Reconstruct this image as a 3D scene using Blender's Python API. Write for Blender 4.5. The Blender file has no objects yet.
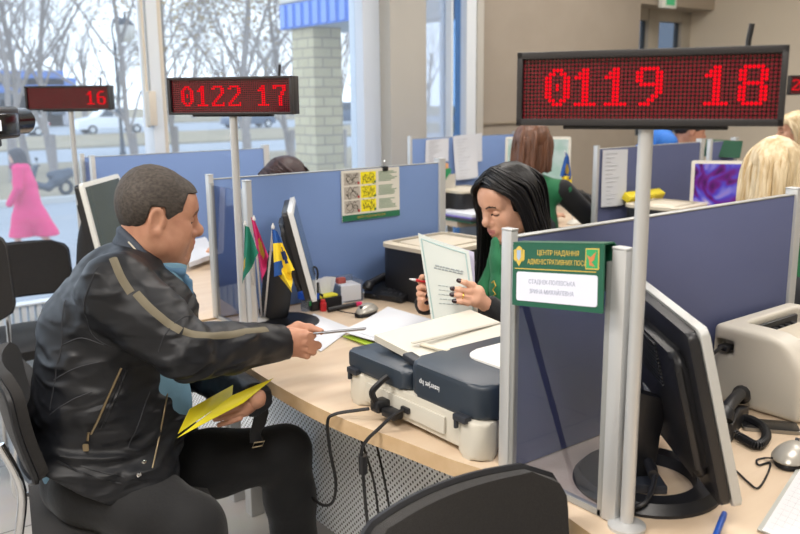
import bpy, bmesh, math, random
import numpy as np
from mathutils import Vector, Matrix, noise as mnoise
from mathutils.bvhtree import BVHTree
random.seed(7)
rnd = random.Random(11)
SC = bpy.context.scene
COL = SC.collection
PI = math.pi
# ---------------------------------------------------------------- camera
F = 835.0; PITCH = math.radians(11.6); YAW = math.radians(-37.3); ROLL = math.radians(-0.58); CH = 1.52
RC = Matrix.Rotation(YAW, 3, 'Z') @ Matrix.Rotation(PI/2 - PITCH, 3, 'X') @ Matrix.Rotation(ROLL, 3, 'Z')
CAMP = Vector((0, 0, CH))
def ray(x, y): return RC @ Vector(((x-400)/F, (267-y)/F, -1.0))
def pd(x, y, d): return CAMP + ray(x, y)*d            # point at a given depth
def pz(x, y, z): r = ray(x, y); return CAMP + r*((z-CH)/r.z)
def px_(x, y, X): r = ray(x, y); return CAMP + r*(X/r.x)
def py_(x, y, Y): r = ray(x, y); return CAMP + r*(Y/r.y)
cam = bpy.data.cameras.new('camera'); camo = bpy.data.objects.new('camera', cam); COL.objects.link(camo)
camo.matrix_world = Matrix.Translation(CAMP) @ RC.to_4x4()
cam.sensor_width = 36; cam.lens = F/800*36; cam.clip_start = 0.05; cam.clip_end = 500
cam.dof.use_dof = True; cam.dof.focus_distance = 2.0; cam.dof.aperture_fstop = 4.5
SC.camera = camo
# ---------------------------------------------------------------- materials
def lin(c):
    if isinstance(c, str):
        c = c.lstrip('#'); c = [int(c[i:i+2], 16)/255 for i in (0, 2, 4)]
    return tuple(x/12.92 if x <= .04045 else ((x+.055)/1.055)**2.4 for x in c) + (1.0,)
MATS = {}
def mat(name, col, rough=.55, metal=0.0, var=None, bump=None, spec=.5, emit=0.0, coat=0, stretch=None, sheen=0, trans=0, sss=0):
    if name in MATS: return MATS[name]
    m = bpy.data.materials.new(name); MATS[name] = m; m.use_nodes = True
    nt = m.node_tree; N = nt.nodes; L = nt.links; b = N['Principled BSDF']
    b.inputs['Base Color'].default_value = lin(col); b.inputs['Roughness'].default_value = rough
    b.inputs['Metallic'].default_value = metal; b.inputs['Specular IOR Level'].default_value = spec
    b.inputs['Coat Weight'].default_value = coat; b.inputs['Sheen Weight'].default_value = sheen
    if sss:
        b.inputs['Subsurface Weight'].default_value = sss; b.inputs['Subsurface Radius'].default_value = (1, .35, .2); b.inputs['Subsurface Scale'].default_value = .008
    if emit:
        b.inputs['Emission Color'].default_value = lin(col); b.inputs['Emission Strength'].default_value = emit
    tc = None
    def coord():
        nonlocal tc
        if tc is None:
            tc = N.new('ShaderNodeTexCoord')
            if stretch:
                mp = N.new('ShaderNodeMapping'); mp.inputs['Scale'].default_value = stretch
                L.new(tc.outputs['Object'], mp.inputs['Vector']); tc = mp
        return tc.outputs['Vector'] if stretch else tc.outputs['Object']
    if var:                                   # (scale, second colour[, detail])
        t = N.new('ShaderNodeTexNoise'); t.inputs['Scale'].default_value = var[0]; t.inputs['Detail'].default_value = var[2] if len(var) > 2 else 4
        L.new(coord(), t.inputs['Vector'])
        rp = N.new('ShaderNodeValToRGB'); rp.color_ramp.elements[0].position = .35; rp.color_ramp.elements[1].position = .65
        rp.color_ramp.elements[0].color = lin(col); rp.color_ramp.elements[1].color = lin(var[1])
        L.new(t.outputs['Fac'], rp.inputs['Fac']); L.new(rp.outputs['Color'], b.inputs['Base Color'])
    if bump:                                  # (scale, strength, distance)
        t = N.new('ShaderNodeTexNoise'); t.inputs['Scale'].default_value = bump[0]; t.inputs['Detail'].default_value = 5
        L.new(coord(), t.inputs['Vector'])
        bp = N.new('ShaderNodeBump'); bp.inputs['Strength'].default_value = bump[1]; bp.inputs['Distance'].default_value = bump[2] if len(bump) > 2 else .01
        L.new(t.outputs['Fac'], bp.inputs['Height']); L.new(bp.outputs['Normal'], b.inputs['Normal'])
    return m
def glass_mat(name, tint, refl=1.0, rough=0.0, base=0.0, basecol='#ffffff', veil=0.0):
    m = bpy.data.materials.new(name); MATS[name] = m; m.use_nodes = True
    nt = m.node_tree; N = nt.nodes; L = nt.links; N.remove(N['Principled BSDF'])
    t = N.new('ShaderNodeBsdfTransparent'); t.inputs['Color'].default_value = lin(tint)
    g = N.new('ShaderNodeBsdfGlossy'); g.inputs['Roughness'].default_value = rough
    fr = N.new('ShaderNodeFresnel'); fr.inputs['IOR'].default_value = 1.0 + .5*refl
    mx = N.new('ShaderNodeMixShader'); 
    src = t.outputs[0]; ge = N.new('ShaderNodeNewGeometry'); sb = N.new('ShaderNodeMath'); sb.operation = 'SUBTRACT'; sb.inputs[0].default_value = 1.0; L.new(ge.outputs['Backfacing'], sb.inputs[1])
    ml = N.new('ShaderNodeMath'); ml.operation = 'MULTIPLY'; L.new(fr.outputs[0], ml.inputs[0]); L.new(sb.outputs[0], ml.inputs[1])
    if veil:
        d = N.new('ShaderNodeBsdfTranslucent'); d.inputs['Color'].default_value = (1, 1, 1, 1)
        m2 = N.new('ShaderNodeMixShader'); m2.inputs[0].default_value = veil; L.new(t.outputs[0], m2.inputs[1]); L.new(d.outputs[0], m2.inputs[2]); src = m2.outputs[0]
    if base:
        d = N.new('ShaderNodeBsdfDiffuse'); d.inputs['Color'].default_value = lin(basecol)
        m2 = N.new('ShaderNodeMixShader'); m2.inputs[0].default_value = base; L.new(t.outputs[0], m2.inputs[1]); L.new(d.outputs[0], m2.inputs[2]); src = m2.outputs[0]
    L.new(ml.outputs[0], mx.inputs[0]); L.new(src, mx.inputs[1]); L.new(g.outputs[0], mx.inputs[2]); L.new(mx.outputs[0], N['Material Output'].inputs['Surface'])
    return m
def wood_mat(name, c1, c2, rough=.4):
    m = mat(name, c1, rough, var=(2.2, c2, 8), stretch=(1.0, 9.0, 9.0)); return m
def node_mat(name, rough=.6):
    m = bpy.data.materials.new(name); MATS[name] = m; m.use_nodes = True
    b = m.node_tree.nodes['Principled BSDF']; b.inputs['Roughness'].default_value = rough
    return m, m.node_tree.nodes, m.node_tree.links, b
# ---------------------------------------------------------------- mesh helpers
def nb(): return bmesh.new()
def box(b, c, s, bev=0.0, rot=None, seg=2):
    r = bmesh.ops.create_cube(b, size=1.0); vs = r['verts']
    M = Matrix.Translation(Vector(c)) @ (rot.to_4x4() if rot is not None else Matrix.Identity(4)) @ Matrix.Diagonal((s[0], s[1], s[2], 1))
    bmesh.ops.transform(b, matrix=M, verts=vs)
    if bev > 0:
        es = list({e for v in vs for e in v.link_edges})
        bmesh.ops.bevel(b, geom=es, offset=min(bev, .49*min(s)), segments=seg, affect='EDGES', profile=.5)
    return b
def bx(b, x0, x1, y0, y1, z0, z1, bev=0.0):
    return box(b, ((x0+x1)/2, (y0+y1)/2, (z0+z1)/2), (abs(x1-x0), abs(y1-y0), abs(z1-z0)), bev)
def frame_from(d, up=Vector((0, 0, 1))):
    d = d.normalized()
    if abs(d.dot(up)) > .97: up = Vector((1, 0, 0))
    s = d.cross(up).normalized(); u = s.cross(d).normalized()
    return s, u
def tube(b, pts, r, n=8, closed=False, caps=True, flat=1.0, up=None):
    pts = [Vector(p) for p in pts]; k = len(pts)
    rs = r if isinstance(r, (list, tuple)) else [r]*k
    rings = []; s = None
    for i in range(k):
        if closed: d = pts[(i+1) % k]-pts[i-1]
        else: d = pts[min(i+1, k-1)]-pts[max(i-1, 0)]
        if d.length < 1e-9: d = Vector((0, 0, 1))
        d.normalize()
        if up is not None: s, u = frame_from(d, Vector(up))
        elif s is None: s, u = frame_from(d)
        else:
            s = (s - d*s.dot(d))
            if s.length < 1e-6: s, u = frame_from(d)
            else: s.normalize(); u = s.cross(d).normalized()
        rings.append([b.verts.new(pts[i] + (s*math.cos(2*PI*j/n) + u*math.sin(2*PI*j/n)*flat)*rs[i]) for j in range(n)])
    for i in range(k if closed else k-1):
        A = rings[i]; B = rings[(i+1) % k]
        for j in range(n):
            try: b.faces.new((A[j], A[(j+1) % n], B[(j+1) % n], B[j]))
            except ValueError: pass
    if caps and not closed:
        try: b.faces.new(rings[0]); b.faces.new(rings[-1][::-1])
        except ValueError: pass
    return b
def cyl(b, p0, p1, r0, r1=None, n=20): return tube(b, [p0, p1], [r0, r0 if r1 is None else r1], n)
def lathe(b, prof, n=24, c=(0, 0, 0), ax=None):
    c = Vector(c); rings = []
    for r, z in prof:
        rings.append([b.verts.new(c + Vector((r*math.cos(2*PI*j/n), r*math.sin(2*PI*j/n), z))) for j in range(n)])
    for A, B in zip(rings, rings[1:]):
        for j in range(n): b.faces.new((A[j], A[(j+1) % n], B[(j+1) % n], B[j]))
    b.faces.new(rings[0][::-1]); b.faces.new(rings[-1])
    return b
def prism(b, poly, z0, z1, M=None, bev=0.0, seg=2):
    lo = [b.verts.new((p[0], p[1], z0)) for p in poly]; hi = [b.verts.new((p[0], p[1], z1)) for p in poly]
    n = len(poly); fs = [b.faces.new(lo[::-1]), b.faces.new(hi)]
    for i in range(n): fs.append(b.faces.new((lo[i], lo[(i+1) % n], hi[(i+1) % n], hi[i])))
    vs = lo+hi
    if bev > 0:
        es = [e for f in fs[:2] for e in f.edges]
        r = bmesh.ops.bevel(b, geom=list(set(es)), offset=bev, segments=seg, affect='EDGES', profile=.5)
        vs = list({v for f in r['faces'] for v in f.verts} | {v for v in vs if v.is_valid})
    if M is not None: bmesh.ops.transform(b, matrix=M, verts=vs)
    return b
def rrect(w, h, r, n=5, cx=0, cy=0):
    out = []
    for sx, sy, a0 in ((1, 1, 0), (-1, 1, 90), (-1, -1, 180), (1, -1, 270)):
        for i in range(n+1):
            a = math.radians(a0 + 90*i/n); out.append((cx+sx*(w/2-r)+r*math.cos(a), cy+sy*(h/2-r)+r*math.sin(a)))
    return out
def axes(o, x, y, z):           # matrix from origin and three axis vectors
    x, y, z = Vector(x), Vector(y), Vector(z)
    return Matrix(((x.x, y.x, z.x, o[0]), (x.y, y.y, z.y, o[1]), (x.z, y.z, z.z, o[2]), (0, 0, 0, 1)))
def catmull(P, n=8, closed=False):
    P = [Vector(p) for p in P]; out = []; k = len(P)
    for i in range(k if closed else k-1):
        if closed: a, b_, c, d = P[i-1], P[i], P[(i+1) % k], P[(i+2) % k]
        else: a, b_, c, d = P[max(i-1, 0)], P[i], P[i+1], P[min(i+2, k-1)]
        for j in range(n):
            t = j/n; out.append(.5*((2*b_) + (c-a)*t + (2*a-5*b_+4*c-d)*t*t + (3*b_-a-3*c+d)*t**3))
    if not closed: out.append(P[-1])
    return out
def grid_sheet(b, G, thick=0.0, nrm=None):
    """solid sheet from a grid of points; thick along local normal"""
    R, Cn = len(G), len(G[0]); G = [[Vector(p) for p in r] for r in G]
    def nor(i, j):
        a = G[min(i+1, R-1)][j]-G[max(i-1, 0)][j]; c = G[i][min(j+1, Cn-1)]-G[i][max(j-1, 0)]
        n = a.cross(c); return n.normalized() if n.length > 1e-12 else Vector((0, 0, 1))
    A = [[b.verts.new(G[i][j]) for j in range(Cn)] for i in range(R)]
    for i in range(R-1):
        for j in range(Cn-1): b.faces.new((A[i][j], A[i+1][j], A[i+1][j+1], A[i][j+1]))
    if thick:
        B = [[b.verts.new(G[i][j]-nor(i, j)*thick) for j in range(Cn)] for i in range(R)]
        for i in range(R-1):
            for j in range(Cn-1): b.faces.new((B[i][j], B[i][j+1], B[i+1][j+1], B[i+1][j]))
        rim = [(i, 0) for i in range(R)] + [(R-1, j) for j in range(1, Cn)] + [(i, Cn-1) for i in range(R-2, -1, -1)] + [(0, j) for j in range(Cn-2, 0, -1)]
        for q in range(len(rim)):
            i, j = rim[q]; k, l = rim[(q+1) % len(rim)]
            b.faces.new((A[i][j], B[i][j], B[k][l], A[k][l]))
    return b
def tag(o, label=None, cat=None, group=None, kind=None):
    if label: o['label'] = label
    if cat: o['category'] = cat
    if group: o['group'] = group
    if kind: o['kind'] = kind
    return o
def thing(name, label, cat, loc=(0, 0, 0), rz=0.0, group=None):
    o = bpy.data.objects.new(name, None); o.empty_display_size = .05; COL.objects.link(o)
    o.location = loc; o.rotation_euler = (0, 0, rz)
    return tag(o, label, cat, group)
def inv_of(o): return (Matrix.Translation(o.location) @ Matrix.Rotation(o.rotation_euler.z, 4, 'Z')).inverted()
def root_of(o):
    while o.parent: o = o.parent
    return o
def obj(name, b, m, parent=None, W=False, smooth=40, label=None):
    """link bmesh as one object; W: coordinates are world ones"""
    if W and parent is not None: bmesh.ops.transform(b, matrix=inv_of(root_of(parent)), verts=b.verts[:])
    bmesh.ops.recalc_face_normals(b, faces=b.faces[:])
    if smooth:
        b.normal_update(); lim = math.radians(smooth)
        for f in b.faces: f.smooth = True
        for e in b.edges: e.smooth = (len(e.link_faces) == 2 and e.calc_face_angle(0) < lim)
    me = bpy.data.meshes.new(name); b.to_mesh(me); b.free()
    for mm in (m if isinstance(m, (list, tuple)) else [m]): me.materials.append(mm)
    o = bpy.data.objects.new(name, me); COL.objects.link(o)
    if parent is not None: o.parent = parent
    if label: o['label'] = label
    return o
def solo(name, b, m, label, cat, loc=None, group=None, kind=None, smooth=40):
    """a thing that is one mesh, authored in world coordinates; origin moved to loc"""
    if loc is not None: bmesh.ops.translate(b, verts=b.verts[:], vec=-Vector(loc))
    o = obj(name, b, m, smooth=smooth)
    if loc is not None: o.location = loc
    return tag(o, label, cat, group, kind)
def struct(name, b, m, label=None, cat=None, parent=None, smooth=40):
    o = obj(name, b, m, parent, smooth=smooth)
    if parent is None: tag(o, label or name.replace('_', ' '), cat or name.split('_')[0], kind='structure')
    return o
def dup(o, loc=None, rz=None, label=None, parent=None):
    c = o.copy(); COL.objects.link(c)
    if parent is not None: c.parent = parent
    for ch in [x for x in COL.objects if x.parent == o]: dup(ch, parent=c)
    if loc is not None: c.location = loc
    if rz is not None: c.rotation_euler = (0, 0, rz)
    if label: c['label'] = label
    return c
def text_bm(txt, size, M, depth=0.0004, align='CENTER', sx=1.0, bold=0.0, spacing=1.0):
    cu = bpy.data.curves.new('t', 'FONT'); cu.body = txt; cu.size = size; cu.align_x = align; cu.align_y = 'CENTER'; cu.extrude = depth; cu.resolution_u = 3
    cu.offset = bold; cu.space_character = spacing
    o = bpy.data.objects.new('t', cu); COL.objects.link(o)
    dg = bpy.context.evaluated_depsgraph_get(); me = bpy.data.meshes.new_from_object(o.evaluated_get(dg))
    b = nb(); b.from_mesh(me); bpy.data.objects.remove(o); bpy.data.curves.remove(cu); bpy.data.meshes.remove(me)
    bmesh.ops.transform(b, matrix=M @ Matrix.Diagonal((sx, 1, 1, 1)), verts=b.verts[:])
    return b
def merge(b, b2):
    me = bpy.data.meshes.new('tmp'); b2.to_mesh(me); b2.free(); b.from_mesh(me); bpy.data.meshes.remove(me); return b
# ---------------------------------------------------------------- signed distance fields -> one continuous surface
class SDF:
    def __init__(s, lo, hi, h):
        s.lo = np.array(lo, float); s.h = h
        s.n = np.ceil((np.array(hi, float)-s.lo)/h).astype(int)+1
        s.f = np.full(tuple(s.n), 0.5, np.float32)
        s.ax = [s.lo[i]+h*np.arange(s.n[i]) for i in range(3)]
    def _blk(s, lo, hi, pad):
        i0 = np.clip(np.floor((np.array(lo)-pad-s.lo)/s.h).astype(int), 0, s.n); i1 = np.clip(np.ceil((np.array(hi)+pad-s.lo)/s.h).astype(int)+1, 0, s.n)
        if np.any(i1 <= i0): return None
        sl = tuple(slice(a, b) for a, b in zip(i0, i1))
        P = np.meshgrid(*[s.ax[i][sl[i]] for i in range(3)], indexing='ij')
        return sl, P
    def _mix(s, sl, d, k, op):
        a = s.f[sl]
        if op == 'sub': d = -d; 
        if op in ('sub', 'and'):
            if k > 0: h = np.maximum(k-np.abs(a-d), 0)/k; s.f[sl] = np.maximum(a, d)+h*h*k*.25
            else: s.f[sl] = np.maximum(a, d)
        else:
            if k > 0: h = np.maximum(k-np.abs(a-d), 0)/k; s.f[sl] = np.minimum(a, d)-h*h*k*.25
            else: s.f[sl] = np.minimum(a, d)
    def cone(s, a, b, r1, r2=None, k=.02, op='add', flat=None):
        """capsule with two radii; flat=(axis vector, factor): squash across axis"""
        r2 = r1 if r2 is None else r2; a = np.array(a, float); b = np.array(b, float); R = max(r1, r2)*(1.6 if flat else 1)
        q = s._blk(np.minimum(a, b)-R, np.maximum(a, b)+R, max(k, 3*s.h)+.01)
        if q is None: return s
        sl, P = q; ba = b-a; L = max(ba@ba, 1e-12)
        p = [P[i]-a[i] for i in range(3)]
        t = np.clip((p[0]*ba[0]+p[1]*ba[1]+p[2]*ba[2])/L, 0, 1)
        w = [p[i]-t*ba[i] for i in range(3)]
        if flat:
            ax = np.array(flat[0], float); ax /= np.linalg.norm(ax); dd = (w[0]*ax[0]+w[1]*ax[1]+w[2]*ax[2])*(1/flat[1]-1)
            w = [w[i]+dd*ax[i] for i in range(3)]
        d = np.sqrt(w[0]**2+w[1]**2+w[2]**2)-(r1+(r2-r1)*t)
        if flat: d = d*min(1, flat[1]*1.2)
        s._mix(sl, d, k, op); return s
    def chain(s, pts, rs, k=.02, **kw):
        for i in range(len(pts)-1): s.cone(pts[i], pts[i+1], rs[i], rs[i+1], k, **kw)
        return s
    def ell(s, c, r, k=.02, op='add', R=None):
        c = np.array(c, float); r = np.array(r, float); m = max(r)
        q = s._blk(c-m, c+m, max(k, 3*s.h)+.01)
        if q is None: return s
        sl, P = q; p = [P[i]-c[i] for i in range(3)]
        if R is not None:
            R = np.array(R); p = [R[0][i]*p[0]+R[1][i]*p[1]+R[2][i]*p[2] for i in range(3)]   # R columns = axes
        k0 = np.sqrt(sum((p[i]/r[i])**2 for i in range(3))); k1 = np.sqrt(sum((p[i]/r[i]**2)**2 for i in range(3)))+1e-9
        s._mix(sl, k0*(k0-1)/k1, k, op); return s
    def half(s, o, n, k=0.0, lo=None, hi=None):
        """cut away everything on the +n side of plane through o (within optional box)"""
        n = np.array(n, float); n /= np.linalg.norm(n); o = np.array(o, float)
        q = s._blk(s.lo if lo is None else lo, s.lo+s.h*s.n if hi is None else hi, 0)
        sl, P = q
        d = sum((P[i]-o[i])*n[i] for i in range(3)); s._mix(sl, d.astype(np.float32), k, 'and'); return s
    def disp(s, fn, band=.03):
        idx = np.nonzero(np.abs(s.f) < band)
        P = [s.lo[i]+s.h*idx[i] for i in range(3)]
        s.f[idx] += fn(*P).astype(np.float32); return s
    def mesh(s, smooth=2):
        f = s.f.copy()
        for ax in range(3):
            a = [slice(None)]*3
            for e in (0, -1): a[ax] = e; f[tuple(a)] = .5
        sg = f < 0
        nx, ny, nz = f.shape
        cnt = np.zeros((nx-1, ny-1, nz-1), np.int8); 
        for dx in (0, 1):
            for dy in (0, 1):
                for dz in (0, 1): cnt += sg[dx:nx-1+dx, dy:ny-1+dy, dz:nz-1+dz]
        cells = np.argwhere((cnt > 0) & (cnt < 8)); vid = np.full(cnt.shape, -1, np.int64); vid[tuple(cells.T)] = np.arange(len(cells))
        acc = np.zeros((len(cells), 3)); num = np.zeros(len(cells))
        co = [(x, y, z) for x in (0, 1) for y in (0, 1) for z in (0, 1)]
        for a in co:
            for ax in range(3):
                if a[ax] == 1: continue
                bb = list(a); bb[ax] = 1
                fa = f[tuple((cells+np.array(a)).T)]; fb = f[tuple((cells+np.array(bb)).T)]
                m = (fa < 0) != (fb < 0); t = np.where(m, fa/np.where(m, fa-fb, 1), 0)
                for q in range(3): acc[:, q] += m*(a[q]+(t if q == ax else 0))
                num += m
        V = (cells+acc/num[:, None])*s.h+s.lo
        faces = []
        for ax in range(3):
            u, v = [(1, 2), (2, 0), (0, 1)][ax]
            sl0 = [slice(None)]*3; sl1 = [slice(None)]*3; sl0[ax] = slice(0, -1); sl1[ax] = slice(1, None)
            A = sg[tuple(sl0)]; B = sg[tuple(sl1)]; e = np.argwhere(A != B)
            ok = (e[:, u] > 0) & (e[:, v] > 0); e = e[ok]
            def cid(du, dv):
                c = e.copy(); c[:, u] += du; c[:, v] += dv; return vid[tuple(c.T)]
            q = np.stack([cid(-1, -1), cid(0, -1), cid(0, 0), cid(-1, 0)], 1)
            flip = ~A[tuple(e.T)]; q[flip] = q[flip][:, ::-1]; faces.append(q)
        Fq = np.concatenate(faces)
        Fq = Fq[(Fq >= 0).all(1)]
        for it in range(smooth):             # light Laplacian relaxation, alternating sign so that it does not shrink
            S = np.zeros_like(V); c = np.zeros(len(V))
            for i, j in ((0, 1), (1, 2), (2, 3), (3, 0)):
                np.add.at(S, Fq[:, i], V[Fq[:, j]]); np.add.at(S, Fq[:, j], V[Fq[:, i]]); np.add.at(c, Fq[:, i], 1); np.add.at(c, Fq[:, j], 1)
            V = V+(.5 if it % 2 == 0 else -.45)*(S/np.maximum(c, 1)[:, None]-V)
        return V, Fq
def mesh_obj(name, parts, mats, parent=None, T=None, matfn=None):
    """parts: list of (V, F); one object, smooth; T world matrix applied to parent-local coords; matfn(centres)->indices"""
    V = np.concatenate([p[0] for p in parts]); off = 0; Fs = []
    for v, f in parts: Fs.append(f+off); off += len(v)
    Fq = np.concatenate(Fs)
    me = bpy.data.meshes.new(name); me.vertices.add(len(V)); me.loops.add(4*len(Fq)); me.polygons.add(len(Fq))
    if T is not None:
        T = np.array(T); V = V@T[:3, :3].T+T[:3, 3]
    me.vertices.foreach_set('co', V.astype(np.float32).ravel()); me.loops.foreach_set('vertex_index', Fq.astype(np.int32).ravel())
    me.polygons.foreach_set('loop_start', np.arange(0, 4*len(Fq), 4, dtype=np.int32))
    me.polygons.foreach_set('use_smooth', np.ones(len(Fq), bool))
    for m in mats: me.materials.append(m)
    if matfn is not None:
        me.polygons.foreach_set('material_index', matfn(V[Fq].mean(1)).astype(np.int32))
    me.update(calc_edges=True); me.validate()
    o = bpy.data.objects.new(name, me); COL.objects.link(o)
    if parent is not None: o.parent = parent
    return o
# ---------------------------------------------------------------- shared materials
WALLB = mat('wall_paint', '#9f9588', .8, var=(3, '#9a9083'), bump=(180, .04, .002))
WALLR = mat('wall_paint_pale', '#d3c9b8', .8, bump=(180, .04, .002))
PILL = mat('pillar_paint', '#b3b0a9', .7)
WHITE = mat('white_frame', '#dfe6ec', .4)
CREAM = mat('cream_frame', '#d8cfbf', .45)
ALU = mat('aluminium', '#c3c5c6', .38, .35)
ALUD = mat('aluminium_dark', '#a5a7a6', .42, .45)  # darker aluminium tone for rails, wing frames and the door
BLUEP = mat('blue_panel', '#7893c6', .5, var=(1.3, '#748fc1'), spec=.35)
BLUED = mat('blue_panel_dark', '#5f678d', .62, var=(2, '#5b6389'), spec=.3)  # darker copy of the blue panel colour
BIRCH = wood_mat('birch_top', '#d9c5ac', '#d1baa0', .38)
BIRCHE = wood_mat('birch_edge', '#cfb38e', '#c4a67f', .45)
BLACK = mat('black_plastic', '#1b1c20', .42)
BLACKG = mat('black_gloss', '#101114', .18)
DGREY = mat('dark_grey_plastic', '#2c3038', .45)
CHAR = mat('charcoal_blue_plastic', '#2d3743', .4)
CHROME = mat('chrome', '#d8dadd', .12, 1.0)
CREAMP = mat('cream_plastic', '#cbc7bb', .45)
GREYP = mat('warm_grey_plastic', '#c3bfb6', .45)
PAPER = mat('paper', '#d3d7df', .8)
FABR = mat('black_fabric', '#201f20', .95, var=(420, '#2d2b2a', 2), bump=(900, .5, .003), sheen=.1)
CABLE = mat('cable_rubber', '#18181b', .5)
GLASSW = glass_mat('window_glass', '#f6fafc', 1.0, veil=.07)  # veil: white scatter in the pane stands in for outdoor haze and glare
GLASSP = glass_mat('partition_glass', '#e2e5ef', 1.5)
# ---------------------------------------------------------------- the room
WY = 5.0
m, N, L, b = node_mat('floor_tiles', .32)
tc = N.new('ShaderNodeTexCoord'); mp = N.new('ShaderNodeMapping'); mp.inputs['Location'].default_value = (.1, -.045, 0)
br = N.new('ShaderNodeTexBrick'); br.offset = 0; br.inputs['Scale'].default_value = 1.0; br.inputs['Brick Width'].default_value = .6; br.inputs['Row Height'].default_value = .6
br.inputs['Mortar Size'].default_value = .0035; br.inputs['Color1'].default_value = lin('#b4b1ad'); br.inputs['Color2'].default_value = lin('#aeaba7'); br.inputs['Mortar'].default_value = lin('#4c4a48')
nz = N.new('ShaderNodeTexNoise'); nz.inputs['Scale'].default_value = 9; nz.inputs['Detail'].default_value = 6
mx = N.new('ShaderNodeMixRGB'); mx.blend_type = 'MULTIPLY'; mx.inputs[0].default_value = .18
L.new(tc.outputs['Object'], mp.inputs['Vector']); L.new(mp.outputs['Vector'], br.inputs['Vector']); L.new(tc.outputs['Object'], nz.inputs['Vector'])
L.new(br.outputs['Color'], mx.inputs[1]); L.new(nz.outputs['Color'], mx.inputs[2]); L.new(mx.outputs[0], b.inputs['Base Color'])
FLOOR = m
struct('floor', bx(nb(), -3.5, 7.85, -3.0, 5.35, -.06, 0), FLOOR, 'grey tiled floor with thin dark joints', 'floor')
struct('ceiling', bx(nb(), -3.5, 7.85, -3.0, 5.35, 3.2, 3.3), mat('ceiling_white', '#e6e4df', .9), 'white ceiling above the office hall', 'ceiling')
struct('wall_back', bx(nb(), 4.6, 6.62, WY, WY+.2, 0, 3.2), WALLB, 'plain beige wall beyond the second row of desks', 'wall')
b = nb(); bx(b, 6.62, 7.83, WY+.02, WY+.3, 2.33, 3.2)
struct('trim_1', b, mat('lintel_paint', '#a89c8c', .8), 'beige lintel above the glazed entrance doors', 'trim')
struct('wall_right', bx(nb(), 7.83, 8.0, -3.0, 5.35, 0, 3.2), WALLR, 'pale wall at the far right end of the hall', 'wall')
struct('wall_left', bx(nb(), -3.6, -3.45, -3.0, 5.35, 0, 3.2), WALLR, 'pale side wall of the hall', 'wall')
struct('wall_front', bx(nb(), -3.5, 8.0, -3.15, -3.0, 0, 3.2), WALLR, 'pale wall opposite the windows', 'wall')
b = nb(); bx(b, 3.575, 3.90, WY-.22, WY+.2, 0, 3.2, .004)
struct('trim_2', b, PILL, 'grey pillar between the two windows', 'trim')
struct('trim_3', bx(nb(), 4.58, 6.62, WY-.018, WY, 1.285, 1.3), mat('trim_line', '#8f8474', .6), 'narrow dado line along the beige wall', 'trim')
# big shop window
w1 = struct('window_1', bx(nb(), -3.4, 3.575, WY-.06, WY+.06, 0, .12), WHITE, 'tall glazed shop front looking onto the street', 'window')
def mull(b, x0, x1, y0=WY-.07, y1=WY+.07, z0=.12, z1=3.2): return bx(b, x0, x1, y0, y1, z0, z1, .004)
b = nb(); mull(b, 1.968, 2.0); 
struct('mullion', b, CREAM, parent=w1)
b = nb(); mull(b, 1.90, 1.968, WY-.09); mull(b, -.6, -.5); mull(b, -2.6, -2.5)  # first strip is whiter, putting the mullion's lit left face into colour
struct('window_frame', b, WHITE, parent=w1)
b = nb(); mull(b, 3.43, 3.575, WY-.10)
struct('window_jamb', b, mat('jamb_blue_white', '#d5deea', .4), parent=w1)
b = nb(); bx(b, 1.868, 1.885, WY-.09, WY-.05, 1.35, 3.2); bx(b, 1.865, 1.91, WY-.14, WY-.1, 1.36, 1.56, .004)
struct('window_handle', b, CREAM, parent=w1)
b = nb(); bx(b, -3.4, 1.87, WY-.005, WY+.005, .12, 3.2)
struct('pane', b, GLASSW, parent=w1)
b = nb(); bx(b, 2.0, 3.43, WY-.005, WY+.005, .12, 3.2)
struct('pane', b, GLASSW, parent=w1)
# narrow window between the pillar and the beige wall
w2 = struct('window_2', bx(nb(), 3.9, 4.6, WY-.06, WY+.06, 0, .25), WHITE, 'narrow window with white blinds beside the pillar', 'window')
b = nb(); mull(b, 3.9, 3.975, z0=.25); mull(b, 4.42, 4.52, z0=.25); mull(b, 4.265, 4.285, z0=.25); 
struct('window_frame', b, WHITE, parent=w2)
b = nb(); mull(b, 4.53, 4.6, z0=.25); struct('window_jamb', b, mat('jamb_grey', '#b9b6ae', .5), parent=w2)
b = nb()
for x0, x1 in ((3.975, 4.03), (4.034, 4.265)):
    bx(b, x0, x1, WY-.002, WY+.02, .25, 3.2)
struct('roller_blind', b, glass_mat('blind_cloth', '#dfe8f2', .1, .6, .35, '#e9f0f8'), parent=w2)
b = nb(); bx(b, 4.285, 4.42, WY, WY+.01, .25, 3.2); struct('pane', b, glass_mat('tinted_glass', '#a3bcd4', 1.0), parent=w2)
# glazed doors in the recess
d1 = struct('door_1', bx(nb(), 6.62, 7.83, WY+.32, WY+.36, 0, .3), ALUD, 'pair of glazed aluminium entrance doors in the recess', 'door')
FR2 = mat('door_frame_grey', '#aaa396', .5)
b = nb()
for x0, x1 in ((6.60, 6.76), (7.13, 7.30), (7.68, 7.86)): bx(b, x0, x1, WY+.28, WY+.38, .0, 2.7, .004)
for z0, z1 in ((0, .3), (1.0, 1.1), (2.22, 2.7)): bx(b, 6.62, 7.83, WY+.29, WY+.37, z0, z1, .004)
struct('door_frame', b, FR2, parent=d1)
for x0, x1 in ((6.76, 7.13), (7.30, 7.68)):
    b = nb(); bx(b, x0, x1, WY+.32, WY+.335, .3, 2.22); struct('pane', b, glass_mat('door_glass', '#8d96a0', 1.2) if 'door_glass' not in MATS else MATS['door_glass'], parent=d1)
b = nb(); bx(b, 7.85, 8.0, WY+.2, WY+.4, 0, 3.2); bx(b, 6.4, 6.62, WY+.2, WY+.4, 0, 3.2)
struct('trim_4', b, WALLB, 'side cheeks of the door recess', 'trim')
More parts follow.
